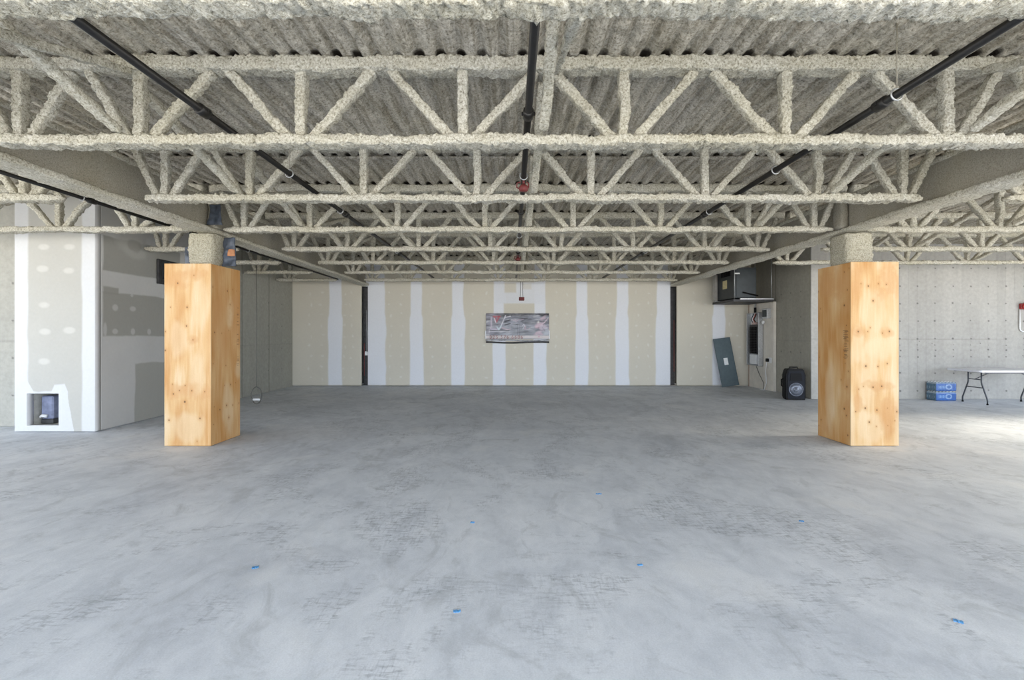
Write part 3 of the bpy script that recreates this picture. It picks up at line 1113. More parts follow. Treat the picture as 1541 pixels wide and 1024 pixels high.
def shaft_side(u, v):
    Y = YS0 + .10 + u * (YS1 - YS0 - .10)
    Z = WT - v * WT
    p = np.stack([Y, Z, np.zeros_like(Y)], 1)
    n = fbm(p, 3.0, 31, 3)
    c = np.tile(np.array([.57, .575, .565]), (len(Y), 1)) * (1 + .05 * fbm(p, 1.5, 5)[:, None])
    g = np.array([.345, .345, .315])
    def rect(y0, z0, y1, z1, s=.9):
        e = .012
        d = np.minimum(np.minimum(Y - y0, y1 - Y), np.minimum(Z - z0, z1 - Z)) + .02 * n
        return sstep(-e, e, d) * s
    c = lerp(c, g, rect(7.06, 1.44, 8.6, 2.14))
    c = lerp(c, g, rect(7.07, 2.1, 7.35, 2.22))
    c = lerp(c, g * 1.1, rect(7.66, -.1, 8.4, .98))
    c = lerp(c, g * .95, rect(7.06, 2.47, 8.7, 3.02))
    for (y, z, a, b) in ((7.28, 1.9, .05, .05), (7.62, 1.9, .06, .04), (7.28, 1.52, .05, .04), (7.62, 1.52, .04, .05), (7.96, 1.52, .04, .05), (7.1, 1.55, .03, .1), (7.6, 2.12, .03, .02)):
        c = lerp(c, (.55, .55, .54), sstep(1.5, .5, ((Y - y) / a) ** 2 + ((Z - z) / b) ** 2 + .3 * n) * .8)
    # ring of compound where the short joist enters the wall
    n3 = fbm(p, 2.2, 77, 3)
    d = np.sqrt((Y - 7.66) ** 2 + ((Z - 2.94) * 1.2) ** 2) + .12 * n + .10 * n3
    c = lerp(c, (.44, .44, .42), sstep(.38, .22, d) * .7)
    c = lerp(c, g * .9, sstep(.17, .11, d) * .8)
    return c


struct(grid_panel('wall_shaft_side', (XL, YS0 + .10, WT), (0, 1, 0), (0, 0, -1), YS1 - YS0 - .10, WT - .012, 170, 250, (-1, 0, 0), .10, shaft_side, DRYWALL))
SX0 = P(22, 0, YS0)[0]
SW = XL - SX0
n0 = P(40.5, 592.5, YS0)
n1 = P(88.3, 641.5, YS0)


def shaft_front(u, v):
    X = SX0 + u * SW
    Z = WT - v * WT
    p = np.stack([X, Z, np.zeros_like(X)], 1)
    n = fbm(p, 2.6, 41, 3)
    c = np.tile(np.array([.47, .46, .425]), (len(X), 1)) * (1 + .03 * fbm(p, 1.5, 5)[:, None])
    white = np.array([.625, .63, .635])
    e = .02
    c = lerp(c, white, sstep(e, -e, X - SX0 - .20 - .012 * n))
    c = lerp(c, white, sstep(-e, e, X - XL + .20 + .012 * n))
    xp = CX + X / YS0 * F + 3.5 * n
    yp = CY - (Z - CAMZ) / YS0 * F + 3.0 * n
    fy = np.interp(xp, [20, 40, 50, 56, 77, 80, 95, 101, 107, 112, 113, 140], [560, 572, 590, 591, 590, 579, 577, 590, 622, 650, 700, 700])
    fy = np.minimum(fy, np.where(xp < 90, 641, 900))
    c = lerp(c, white, sstep(-1.5, 1.5, yp - fy) * .95)
    for x, z in ((66, 372), (104, 372), (64, 405), (104, 408), (66, 460), (104, 498), (68, 500), (66, 545)):
        a, _, b = P(x, z, YS0)
        c = lerp(c, (.60, .59, .55), sstep(1.5, .3, ((X - a) / .09) ** 2 + ((Z - b) / .05) ** 2 + .4 * n) * .7)
    return c


struct(grid_panel('wall_shaft_front', (SX0, YS0, WT), (1, 0, 0), (0, 0, -1), SW, WT - .012, 150, 330, (0, 1, 0), .10, shaft_front, DRYWALL, None,
                  lambda a, b: (SX0 + a > n0[0]) & (SX0 + a < n1[0]) & (WT - b < n0[2]) & (WT - b > n1[2])))
# inside of the opening
nx0, nx1, nz0, nz1 = n0[0], n1[0], n1[2], n0[2]
m = MB()
m.box((nx0 - .01, YS0 + .33, (nz0 + nz1) / 2), (.02, .46, nz1 - nz0 + .04))
m.box((nx1 + .01, YS0 + .33, (nz0 + nz1) / 2), (.02, .46, nz1 - nz0 + .04))
m.box(((nx0 + nx1) / 2, YS0 + .33, nz0 - .012), (nx1 - nx0 + .04, .46, .02))
m.box(((nx0 + nx1) / 2, YS0 + .33, nz1 + .012), (nx1 - nx0 + .04, .46, .02))
m.box(((nx0 + nx1) / 2, YS0 + .42, (nz0 + nz1) / 2), (nx1 - nx0 + .04, .02, nz1 - nz0 + .04))
struct(m.build('wall_shaft_recess', NICHE_GREY))
rb = thing('membrane_roll', 'blue sheet bundle with a white end standing in the low recess of the drywall shaft', 'bundle', ((nx0 + nx1) / 2 - .125, YS0 + .28, nz0))
MB().box((0, 0, .25), (.19, .20, .36), 0, .02).build('sheet', BLUE_PALE, rb)
MB().tube([(-.07, -.12, .11), (-.03, -.13, .13), (.03, -.12, .12)], .025, 8).build('white_end', WHITE_PLASTIC, rb)
MB().box((0, 0, .036), (.19, .20, .07), 0, .01).build('foot_block', DARK_STEEL, rb)
# shaft return and the concrete wall beyond it
struct(grid_panel('wall_shaft_return', (SX0, YS0 + .6, WT), (0, -1, 0), (0, 0, -1), .498, WT - .01, 10, 20, (1, 0, 0), .08,
                  lambda u, v: np.tile(np.array([.62, .62, .60]), (len(u), 1)), DRYWALL))
WLF = SX0 - XMIN + .4
struct(grid_panel('wall_left_front', (XMIN, YS0 + .42, WT), (1, 0, 0), (0, 0, -1), WLF, WT, 260, 200, (0, 1, 0), .2,
                  lambda u, v: conc(u, v, WLF, WT, 9, [(x, z, .016) for x in (2.6, 3.0) for z in (.5, 1.1, 1.7, 2.3)], .6, (1.37,), (.43, .42, .375)), CONC_WALL))

# dark duct collar beside the head of the box on the shaft side
dx0 = P(243, 383, 8.2)
du = thing('vent_collar', 'dark open duct collar on the shaft wall just behind the plywood box', 'duct', (XL + .011, 8.30, 2.60))
MB().box((.02, 0, 0), (.04, .38, .44), 0, .004).build('flange', DARK_STEEL, du)
MB().box((.10, .03, .03), (.14, .28, .32), 0, .01).build('sleeve', UNIT_GREY, du)

# --- walls outside the picture, with the openings the daylight comes through
WALLP = mat_plain('painted_wall', (.60, .60, .58), .85, 0, .03, 3)


def window_wall(name, a0, a1, fixed, axis, openings, sill, head):
    """wall along x or y at a fixed coordinate with openings [(s,e)]; thickness outward"""
    m = MB()
    t = .2
    def bx(s, e, z0, z1):
        if e - s < .01 or z1 - z0 < .01: return
        c = ((s + e) / 2, fixed, (z0 + z1) / 2)
        sz = (e - s, t, z1 - z0)
        if axis == 'y':
            c, sz = (fixed, (s + e) / 2, (z0 + z1) / 2), (t, e - s, z1 - z0)
        m.box(c, sz)
    prev = a0
    for s, e in openings:
        bx(prev, s, 0, WT)
        bx(s, e, 0, sill)
        bx(s, e, head, WT)
        prev = e
    bx(prev, a1, 0, WT)
    o = struct(m.build(name, WALLP))
    return o


def portal(name, c, rot, sx, sy):
    l = bpy.data.lights.new(name, 'AREA')
    l.shape = 'RECTANGLE'
    l.size, l.size_y = sx, sy
    l.cycles.is_portal = True
    o = bpy.data.objects.new(name, l)
    COL.objects.link(o)
    o.location = c
    o.rotation_euler = rot


FOP = [(-10.4, -6.2), (-5.8, -1.6), (-1.2, 3.0), (3.4, 7.6), (8.0, 13.0)]
window_wall('wall_front', XMIN - .2, XMAX + .2, YMIN, 'x', FOP, .1, 3.3)
LOP = [(-2.6, 1.2), (1.8, 5.6)]
window_wall('wall_left_outer', YMIN, 8.0, XMIN, 'y', LOP, .4, 3.1)
ROP = [(-2.6, 1.6), (2.2, 5.4), (5.9, 8.3)]
window_wall('wall_right_outer', YMIN, 11.2, XMAX, 'y', ROP, .1, 3.1)


def wframe(n, s, e, fixed, axis, sill, head):
    m = MB()
    def bx(a, b, z0, z1):
        if axis == 'x': m.box(((a + b) / 2, fixed, (z0 + z1) / 2), (b - a, .08, z1 - z0))
        else: m.box((fixed, (a + b) / 2, (z0 + z1) / 2), (.08, b - a, z1 - z0))
    w = .05
    bx(s, s + w, sill, head); bx(e - w, e, sill, head)
    bx(s + w, e - w, sill, sill + w); bx(s + w, e - w, head - w, head)
    k = max(1, int((e - s) / 1.6))
    for i in range(1, k):
        c = s + (e - s) * i / k
        bx(c - w / 2, c + w / 2, sill + w, head - w)
    o = struct(m.build('window_%d' % n, GALV))


n = 1
for s, e in FOP:
    wframe(n, s, e, YMIN, 'x', .1, 3.3); n += 1
    portal('daylight_opening', ((s + e) / 2, YMIN - .12, 1.7), (math.radians(90), 0, 0), e - s, 3.2)
for s, e in LOP:
    wframe(n, s, e, XMIN, 'y', .4, 3.1); n += 1
    portal('daylight_opening', (XMIN - .12, (s + e) / 2, 1.75), (math.radians(90), 0, math.radians(-90)), e - s, 2.7)
for s, e in ROP:
    wframe(n, s, e, XMAX, 'y', .1, 3.1); n += 1
    portal('daylight_opening', (XMAX + .12, (s + e) / 2, 1.6), (math.radians(90), 0, math.radians(90)), e - s, 3.0)

# ------------------------------------------------------------------ banner on the back wall
bx0, _, bz1 = P(731.5, 472, YB)
bx1, _, bz0 = P(826, 518, YB)
BW, BH = bx1 - bx0, bz1 - bz0


def seg_d(u, v, a, b):
    a, b = np.array(a), np.array(b)
    d = b - a
    px, py = u - a[0], v - a[1]
    t = np.clip((px * d[0] + py * d[1]) / (d.dot(d) + 1e-9), 0, 1)
    return np.sqrt((px - t * d[0]) ** 2 + (py - t * d[1]) ** 2)


def banner_colour(u, v):
    asp = BW / BH
    x = u * asp
    p = np.stack([x, v, np.zeros_like(x)], 1)
    c = np.tile(np.array([.20, .21, .25]), (len(u), 1))
    c = c * (1 + .8 * fbm(np.stack([x * 1.0, v * 4, p[:, 2]], 1), 2.2, 3, 3)[:, None])
    c = lerp(c, (.34, .36, .40), sstep(.25, .75, v) * .55)
    c = lerp(c, (.02, .02, .025), sstep(.14, .02, v + .06 * vn(p, 6, 4)) * .9)
    c = lerp(c, (.30, .27, .33), sstep(.30, .05, u) * .4)
    def line(pts, w, col, a=.9):
        nonlocal c
        for s, e in zip(pts, pts[1:]):
            d = seg_d(x, v, (s[0] * asp, s[1]), (e[0] * asp, e[1]))
            c = lerp(c, col, sstep(w * 1.4, w * .6, d) * a)
    wht, pink, red = (.62, .60, .66), (.60, .40, .47), (.42, .10, .13)
    crease_shading = vn(np.stack([x * 1.5 + v * 2, v * 7, p[:, 2]], 1), 3.0, 31)  # wrinkle highlights and dark folds are painted over the print below
    c = lerp(c, (.50, .51, .56), sstep(.45, .8, crease_shading) * .6)
    c = lerp(c, (.03, .03, .035), sstep(-.4, -.8, crease_shading) * .6)
    # first row I V E, second row L V E
    line([(.085, .14), (.085, .52)], .024, (.45, .40, .48))
    line([(.12, .12), (.22, .12)], .03, red)
    line([(.14, .15), (.165, .33), (.205, .14)], .026, red)
    line([(.133, .19), (.155, .34)], .018, wht)
    line([(.31, .08), (.25, .42), (.22, .58)], .016, wht)
    for k in range(3):
        line([(.30, .16 + .14 * k), (.385, .11 + .14 * k)], .02, (.02, .02, .025) if k else wht)
    line([(.075, .56), (.075, .60), (.20, .60)], .02, (.50, .42, .54))
    line([(.175, .52), (.205, .62), (.24, .48)], .022, (.58, .66, .72))
    line([(.25, .55), (.34, .62), (.385, .60)], .02, (.5, .38, .44))
    line([(.05, .60), (.05, .72)], .015, wht, .5)
    line([(.05, .70), (.20, .69), (.38, .71)], .012, wht, .8)
    # middle script
    line([(.42, .24), (.44, .28), (.47, .23), (.475, .32), (.52, .24), (.56, .25), (.60, .22)], .013, (.55, .44, .52), .7)
    line([(.58, .48), (.60, .42), (.615, .47), (.585, .60)], .014, wht, .8)
    line([(.63, .48), (.615, .60), (.66, .60)], .012, pink, .8)
    line([(.68, .58), (.70, .56)], .012, pink, .6)
    line([(.50, .40), (.50, .86)], .010, (.10, .11, .13), .5)
    line([(.535, .40), (.535, .86)], .010, (.10, .11, .13), .5)
    # pink blossoms at the end
    pn_ = .10 * vn(p, 4.5, 8) + .06 * vn(p, 11, 9)
    for a, b, r, col in ((.86, .46, .20, (.60, .43, .51)), (.795, .50, .13, (.62, .46, .53)), (.885, .24, .13, (.52, .38, .44)), (.90, .60, .15, (.50, .46, .54)), (.845, .74, .15, (.60, .46, .53)), (.955, .74, .14, (.48, .51, .57)), (.82, .30, .08, (.34, .42, .40))):
        d = np.sqrt((x - a * asp) ** 2 + (v - b) ** 2) * (1 + .16 * np.sin(5 * np.arctan2(v - b, x - a * asp) + a * 40)) + pn_
        c = lerp(c, col, sstep(r * 1.25, r * .5, d) * .8)
    line([(.865, .46), (.93, .34), (.99, .17)], .016, (.62, .50, .56), .8)
    line([(.915, .40), (.90, .56), (.935, .66)], .010, (.30, .27, .33), .7)
    line([(.83, .36), (.835, .30)], .022, (.66, .66, .64), .9)
    line([(.97, .40), (.985, .60)], .014, (.26, .24, .30), .6)
    # pale strip with the number
    c = lerp(c, (.62, .57, .57), sstep(.845, .86, v) * sstep(.965, .955, v))
    for a, b, r in ((.84, .88, .05),):
        d = np.sqrt((x - a * asp) ** 2 + (v - b) ** 2)
        c = lerp(c, (.62, .40, .48), sstep(r, r * .5, d) * .8)
    return c


def banner_disp(u, v):
    p = np.stack([u * BW * 2, v * BH * 2, np.zeros_like(u)], 1)
    return .012 * fbm(p * np.array([1, 2.2, 1]), 3.0, 6, 3) + .015 * sstep(.2, 0, v) * 0 + .006 * np.sin(u * 18 + 3 * v) * v


bn = thing('hanging_banner', 'wrinkled dark vinyl banner with a pink blossom and a phone number on the drywall wall', 'banner', ((bx0 + bx1) / 2, YB - .03, bz0))
cxb = (bx0 + bx1) / 2
grid_panel('banner_sheet', (bx0 - cxb, 0, BH), (1, 0, 0), (0, 0, -1), BW, BH * .845, 190, 90, (0, 1, 0), .012, lambda u, v: banner_colour(u, v * .99), BANNER, bn, None, banner_disp)
# rolled pale lower edge
m = MB()
for k, (zz, r, cc) in enumerate(((BH * .115, .020, 0), (BH * .05, .024, 1))):
    pts = [(bx0 - cxb + BW * t, -.012 - .006 * math.sin(t * 11 + k), zz + .012 * math.sin(t * 7 + k * 2)) for t in [i / 24 for i in range(25)]]
    m.tube(pts, r, 8, cc)
m.build('rolled_hem', [mat_plain('hem_silver', (.42, .43, .46), .3, .2, .2, 9), DARK_STEEL], bn)
cu = bpy.data.curves.new('phone_number', 'FONT')
cu.body = '025.576.6606'
cu.size = .135
cu.extrude = .002
cu.space_character = 1.3
tx = bpy.data.objects.new('phone_number', cu)
COL.objects.link(tx)
bpy.context.view_layer.update()
tm = bpy.data.meshes.new_from_object(tx)
bpy.data.objects.remove(tx)
NUMRED = mat_plain('number_red', (.34, .17, .16), .5, 0, .2, 30)
tm.materials.clear()
put('phone_number', tm, NUMRED, bn, (bx0 - cxb + .10, -.033, BH * .175), (math.radians(90), 0, 0))
for sx in (-1, 1):
    m = MB().box((sx * (BW / 2 + .012), .0, BH * .30), (.03, .012, BH * .28), 0, .004)
    m.build('tape_strip', WHITE_PLASTIC, bn)

# ------------------------------------------------------------------ alcove: board, panel, unit
XB = 6.745
y_a, y_b = 13.10, 11.86
eb = thing('electrical_backboard', 'pale painted backboard standing along the concrete return beside the drywall wall', 'backboard', (XB + .03, (y_a + y_b) / 2, 0))
zt = CAMZ + .86
MB().box((0, 0, zt / 2 + .002), (.02, y_a - y_b, zt), 0, .003).build('board', BOARD, eb)
MB().box((.04, y_b - (y_a + y_b) / 2 + .04, zt / 2 + .002), (.058, .05, zt), 0, .003).box((.04, y_a - (y_a + y_b) / 2 - .05, zt / 2), (.058, .05, zt), 0, .003).build('stud', BOARD, eb)
MB().box((-.013, y_a - (y_a + y_b) / 2 - .012, zt / 2), (.01, .024, zt), 0, .002).build('edge_strip', mat_plain('edge_brown', (.32, .20, .14), .8, 0, .1, 20), eb)

pz0, pz1 = CAMZ - .85, CAMZ + .60
pyc = (12.98 + 12.33) / 2
pb = thing('breaker_panel', 'open electrical breaker panel without its cover on the pale backboard', 'electrical panel', (XB + .018, pyc, pz0))
ph_, pw, pd = pz1 - pz0, .62, .13
m = MB()
m.box((-.006, 0, ph_ / 2), (.012, pw, ph_), 0, .002)
for s in (-1, 1):
    m.box((-pd / 2, s * (pw / 2 - .008), ph_ / 2), (pd, .016, ph_), 0, .003)
m.box((-pd / 2, 0, .008), (pd, pw, .016), 0, .003).box((-pd / 2, 0, ph_ - .008), (pd, pw, .016), 0, .003)
m.build('enclosure', GALV, pb)
m = MB().box((-.05, .02, ph_ * .50), (.07, .40, ph_ * .56), 0, .006)
m.build('breaker_chassis', DARK_STEEL, pb)
for k in range(16):
    for s in (-1, 1):
        MB().box((-.10, .02 + s * .085, ph_ * .25 + k * .045), (.035, .14, .036), 0, .004).box((-.122, .02 + s * .04, ph_ * .25 + k * .045), (.016, .03, .014), 0, .003).build('breaker', BLACK_PLASTIC, pb)
MB().box((-.06, .02, ph_ * .80), (.05, .22, .06), 0, .006).build('lug_block', mat_plain('lug_pink', (.50, .36, .33), .6, 0, .08, 30), pb)
for k in range(4):
    yy = -.06 + k * .05
    MB().tube([(-.07, yy, ph_ * .82), (-.10, yy + .03, ph_ * .88), (-.08, yy - .02, ph_ * .94), (-.05, yy, ph_ * .985)], .011, 7).build('feeder_wire', [BLACK_PLASTIC, COPPER, WHITE_PLASTIC, BLACK_PLASTIC][k], pb)
MB().box((-.07, .0, .17), (.10, .34, .26), 0, .01).build('wire_tray', WHITE_PLASTIC, pb)

co = thing('conduit', 'black and grey vertical conduit dropping from the ceiling into the breaker panel', 'conduit', (XB - .06, pyc - .05, pz1 + .004))
MB().tube([(0, 0, .055), (0, 0, 1.40)], .022, 10).build('tube', GALV, co)
MB().tube([(0, 0, 0), (0, 0, .14)], .034, 10).build('connector', BLACK_PLASTIC, co)

jb = thing('meter_box', 'small grey control box with a pipe on the upper part of the pale backboard', 'control box', (XB + .019, 12.10, CAMZ + .40))
MB().box((-.05, 0, .16), (.10, .26, .26), 0, .008).build('body', GALV, jb)
MB().box((-.104, 0, .16), (.008, .20, .18), 0, .002).build('lid', UNIT_GREY, jb)
MB().lathe([(.0, 0), (.05, .005), (.055, .03), (.04, .05)], 14, 0, (-.05, .12, -.07), Matrix.Rotation(math.radians(-90), 3, 'Y')).build('dial', WHITE_PLASTIC, jb)
ol = thing('wall_outlet', 'white outlet plate with plugged adapter low on the pale backboard', 'outlet', (XB + .019, 12.02, CAMZ - .74))
MB().box((-.005, 0, .07), (.010, .16, .14), 0, .004).build('plate', WHITE_PLASTIC, ol)
MB().box((-.04, .06, .07), (.06, .08, .09), 0, .01).build('adapter', BLACK_PLASTIC, ol)
oc = put('power_cord', MB().tube([(XB - .025, 12.10, CAMZ - .72), (XB - .04, 12.12, .5), (XB - .03, 12.10, .2), (XB - .06, 12.16, .012), (XB - .10, 12.3, .012)], .009, 7).build('tmp', WHITE_PLASTIC).data)
bpy.data.objects.remove(bpy.data.objects['tmp'])
tag(oc, 'pale cord hanging from the outlet down the backboard to the floor', 'cord')
oc2 = MB().tube([(XB - .022, 12.62, pz0 - .02), (XB - .03, 12.45, .40), (XB - .03, 12.25, .20), (XB - .05, 12.22, .012)], .008, 7).build('slack_cord', WIRE_GREY)
tag(oc2, 'thin grey slack cord slanting from under the breaker panel', 'cord')

# cover leaning on the wall
cw, chh = .485, 1.37
lc = thing('panel_cover', 'dark grey steel panel cover with a white label leaning on the drywall wall', 'panel cover', (0, 0, 0))
m = MB().box((0, 0, chh / 2), (cw, .018, chh), 0, .004)
for s in (-1, 1):
    m.box((s * (cw / 2 - .01), -.012, chh / 2), (.012, .012, chh), 0, .002)
m.build('plate', COVER_GREY, lc)
MB().box((.0, -.0115, chh * .51), (.115, .005, .20), 0, .001).build('label', PAPER, lc)
for i in range(7):
    MB().box((-.09 + .03 * 0, -.0145, chh * .51 + .07 - i * .022), (.0, .0, .0)) if False else None
a, b_ = P(1100.5, 582, 12.83), P(1092, 511, 13.1)
lean = math.atan2(.20, chh)
roll = -math.radians(7.2)
lc.matrix_world = Matrix.Translation((a[0], 12.87, .032)) @ Matrix.Rotation(roll, 4, 'Y') @ Matrix.Rotation(-lean, 4, 'X')

# air handler on its hung platform
ux0, ux1, uy0, uy1 = 5.67, 6.24, 11.70, 12.75
uz0, uz1 = CAMZ + .93, CAMZ + 1.72
uh = thing('air_handler', 'dark grey air handler cabinet on a hung platform high in the alcove corner', 'air handler', ((ux0 + ux1) / 2, (uy0 + uy1) / 2, uz0))
W, D, Hh = ux1 - ux0, uy1 - uy0, uz1 - uz0
MB().box((0, 0, Hh / 2), (W, D, Hh), 0, .012).build('cabinet', UNIT_GREY, uh)
MB().box((.02, -D / 2 - .004, Hh / 2), (W - .08, .010, Hh - .06), 0, .003).build('front_panel', UNIT_GREY, uh)
m = MB()
for k in range(9):
    m.box((-W / 2 - .006, -.30 + k * .06, Hh * .86), (.014, .03, Hh * .2), 0, .002)
m.build('side_louvre', BLACK_PLASTIC, uh)
MB().box((-W / 2 - .005, -.02, Hh * .50), (.006, .24, .22), 0, .001).build('sticker', mat_plain('sticker_yellow', (.55, .47, .26), .6, 0, .1, 20), uh)
MB().box((-W / 2 + .07, -D / 2 - .012, Hh * .80), (.13, .006, .035), 0, .001).build('white_tag', PAPER, uh)
m = MB().tube([(-.08, -D / 2 - .03, Hh * .19), (.05, -D / 2 - .05, Hh * .15), (.30, -D / 2 - .04, Hh * .08)], .018, 8)
m.build('refrigerant_line', BLACK_PLASTIC, uh)
MB().box((-W / 2 - .05, D / 2 - .06, Hh * .45), (.08, .14, Hh * .9), 0, .006).build('filter_rack', mat_plain('filter_grey', (.36, .35, .32), .8, 0, .05, 12), uh)
pf = thing('equipment_platform', 'dark platform with a pale steel edge channel carrying the air handler', 'platform', ((ux0 + 6.63) / 2 - .03, (uy0 + uy1) / 2, uz0 - .09))
PW = 6.63 - ux0 + .06
MB().box((0, 0, .03), (PW, D + .16, .06), 0, .004).build('deck_board', DARK_STEEL, pf)
MB().box((0.08, -D / 2 - .09, .066), (PW - .16, .03, .03), 0, .003).build('edge_channel', GALV, pf)
for sx in (-1, 1):
    MB().tube([(sx * (PW / 2 - .04), -D / 2 - .05, .06), (sx * (PW / 2 - .04), -D / 2 - .05, DECKZ - uz0 + .09 - .005)], .008, 6).build('hanger_rod', GALV, pf)
    MB().tube([(sx * (PW / 2 - .04), D / 2 + .05, .06), (sx * (PW / 2 - .04), D / 2 + .05, DECKZ - uz0 + .09 - .005)], .008, 6).build('hanger_rod', GALV, pf)

# ------------------------------------------------------------------ loudspeaker
sp = thing('loudspeaker', 'black two-way loudspeaker standing on the floor at the concrete corner', 'speaker', (6.42, 10.50, .004), math.radians(-8))
SH = .70
def sp_outline(sc, z):
    return None
m = MB()
pr = [(-.19, 0), (.19, 0), (.205, .05), (.205, .56), (.17, SH - .03), (.13, SH), (-.13, SH), (-.17, SH - .03), (-.205, .56), (-.205, .05)]
m.prism(pr, -.17, -.10)
pr2 = [(a * (1.0), b) for a, b in pr]
V, Fs = [], []
N = len(pr)
for yy, k in ((-.10, 1.0), (.10, .86), (.19, .62)):
    for a_, b2 in pr:
        V.append((a_ * k, yy, SH / 2 + (b2 - SH / 2) * (.97 if k < .9 else 1) if k < 1 else b2))
for i in range(2):
    for k in range(N):
        l = (k + 1) % N
        Fs.append((i * N + k, i * N + l, (i + 1) * N + l, (i + 1) * N + k))
Fs.append(tuple(range(N)))
Fs.append(tuple(range(2 * N, 3 * N)))
zmin = min(v[2] for v in V)
m.add(V, Fs)
m.build('cabinet', BLACK_PLASTIC, sp)
MB().prism([(-.165, .03), (.165, .03), (.175, .06), (.175, .54), (.145, SH - .05), (-.145, SH - .05), (-.175, .54), (-.175, .06)], -.178, -.170).build('grille', GRILLE, sp)
R90 = Matrix.Rotation(math.radians(90), 3, 'X')
m = MB().lathe([(.150, -.004), (.155, .004), (.152, .012), (.135, .012), (.132, .002)], 32, 0, (0, -.178, .235), R90)
m.build('woofer_rim', CONE, sp)
wf = MB().lathe([(.131, 0), (.131, .008), (.07, -.0), (.055, .004), (.04, .014), (.0, .018)], 32, 0, (0, -.180, .235), R90).build('woofer', CONE, sp)
MB().prism([(-.13, .43), (.13, .43), (.11, .60), (-.11, .60)], -.186, -.176).build('horn', BLACK_PLASTIC, sp)
m = MB().tube([(-.09, -.05, SH - .005), (-.085, -.05, SH + .03), (.085, -.05, SH + .03), (.09, -.05, SH - .005)], .014, 8)
m.build('handle', BLACK_PLASTIC, sp)
m = MB().tube([(-.19, .02, .28), (-.225, .02, .30), (-.225, .02, .44), (-.19, .02, .46)], .014, 8)
m.build('handle', BLACK_PLASTIC, sp)

# ------------------------------------------------------------------ folding table
tx0, tx1, ty0, ty1, tz = 9.66, 11.49, 9.46, 10.22, .735
ft = thing('folding_table', 'white plastic folding table with dark steel legs against the concrete wall', 'table', ((tx0 + tx1) / 2, (ty0 + ty1) / 2, 0))
W, D = tx1 - tx0, ty1 - ty0
def rr(w, d, r, n=6):
    out = []
    for cx_, cy_, a0 in ((w / 2 - r, d / 2 - r, 0), (-w / 2 + r, d / 2 - r, 90), (-w / 2 + r, -d / 2 + r, 180), (w / 2 - r, -d / 2 + r, 270)):
        for i in range(n + 1):
            a = math.radians(a0 + 90 * i / n)
            out.append((cx_ + r * math.cos(a), cy_ + r * math.sin(a)))
    return out
m = MB().prism(rr(W, D, .06), tz - .042, tz - .006, 0, 'z')
m.prism(rr(W - .012, D - .012, .055), tz - .006, tz, 0, 'z')
m.build('tabletop', TABLE_WHITE, ft)
for s in (-1, 1):
    m = MB().box((0, s * (D / 2 - .05), tz - .055), (W - .3, .02, .026), 0, .003)
    m.build('apron_rail', LEG_GREY, ft)
for s in (-1, 1):
    X = s * (W / 2 - .27)
    g = MB()
    g.tube([(X, -.145, tz - .045), (X, -.145, tz - .06), (X, .145, tz - .06), (X, .145, tz - .045)], .012, 8)
    pivot = g.build('pivot_bar', LEG_GREY, ft)
    for t in (-1, 1):
        m = MB().tube([(X, t * .14, tz - .05), (X, t * .14, .47), (X, t * .15, .43), (X + s * .0, t * .26, .12), (X, t * .265, .085), (X, t * .265, .02)], .0135, 8)
        l = m.build('leg', LEG_GREY, ft)
        MB().tube([(X, t * .265, .002), (X, t * .265, .03)], .018, 8).build('foot_cap', BLACK_PLASTIC, l)
    MB().tube([(X, -.18, .35), (X, .18, .35)], .010, 8).build('crossbar', LEG_GREY, ft)
    MB().tube([(X, -.14, .52), (X, .14, .52)], .009, 8).build('crossbar', LEG_GREY, ft)
    MB().tube([(X, 0, .52), (X - s * .38, 0, tz - .05)], .009, 8).build('brace', LEG_GREY, ft)

# ------------------------------------------------------------------ shrink-wrapped bottle packs
def mat_pack():
    m, nt, b = nt_new('bottle_wrap')
    a = nt.nodes.new('ShaderNodeAttribute')
    a.attribute_name = 'Col'
    nt.links.new(a.outputs['Color'], b.inputs['Base Color'])
    b.inputs['Roughness'].default_value = .18
    b.inputs['Coat Weight'].default_value = .5
    bump(nt, b, noise(nt, objvec(nt), 28, 4, .6), .35, .01)
    return m


PACK = mat_pack()


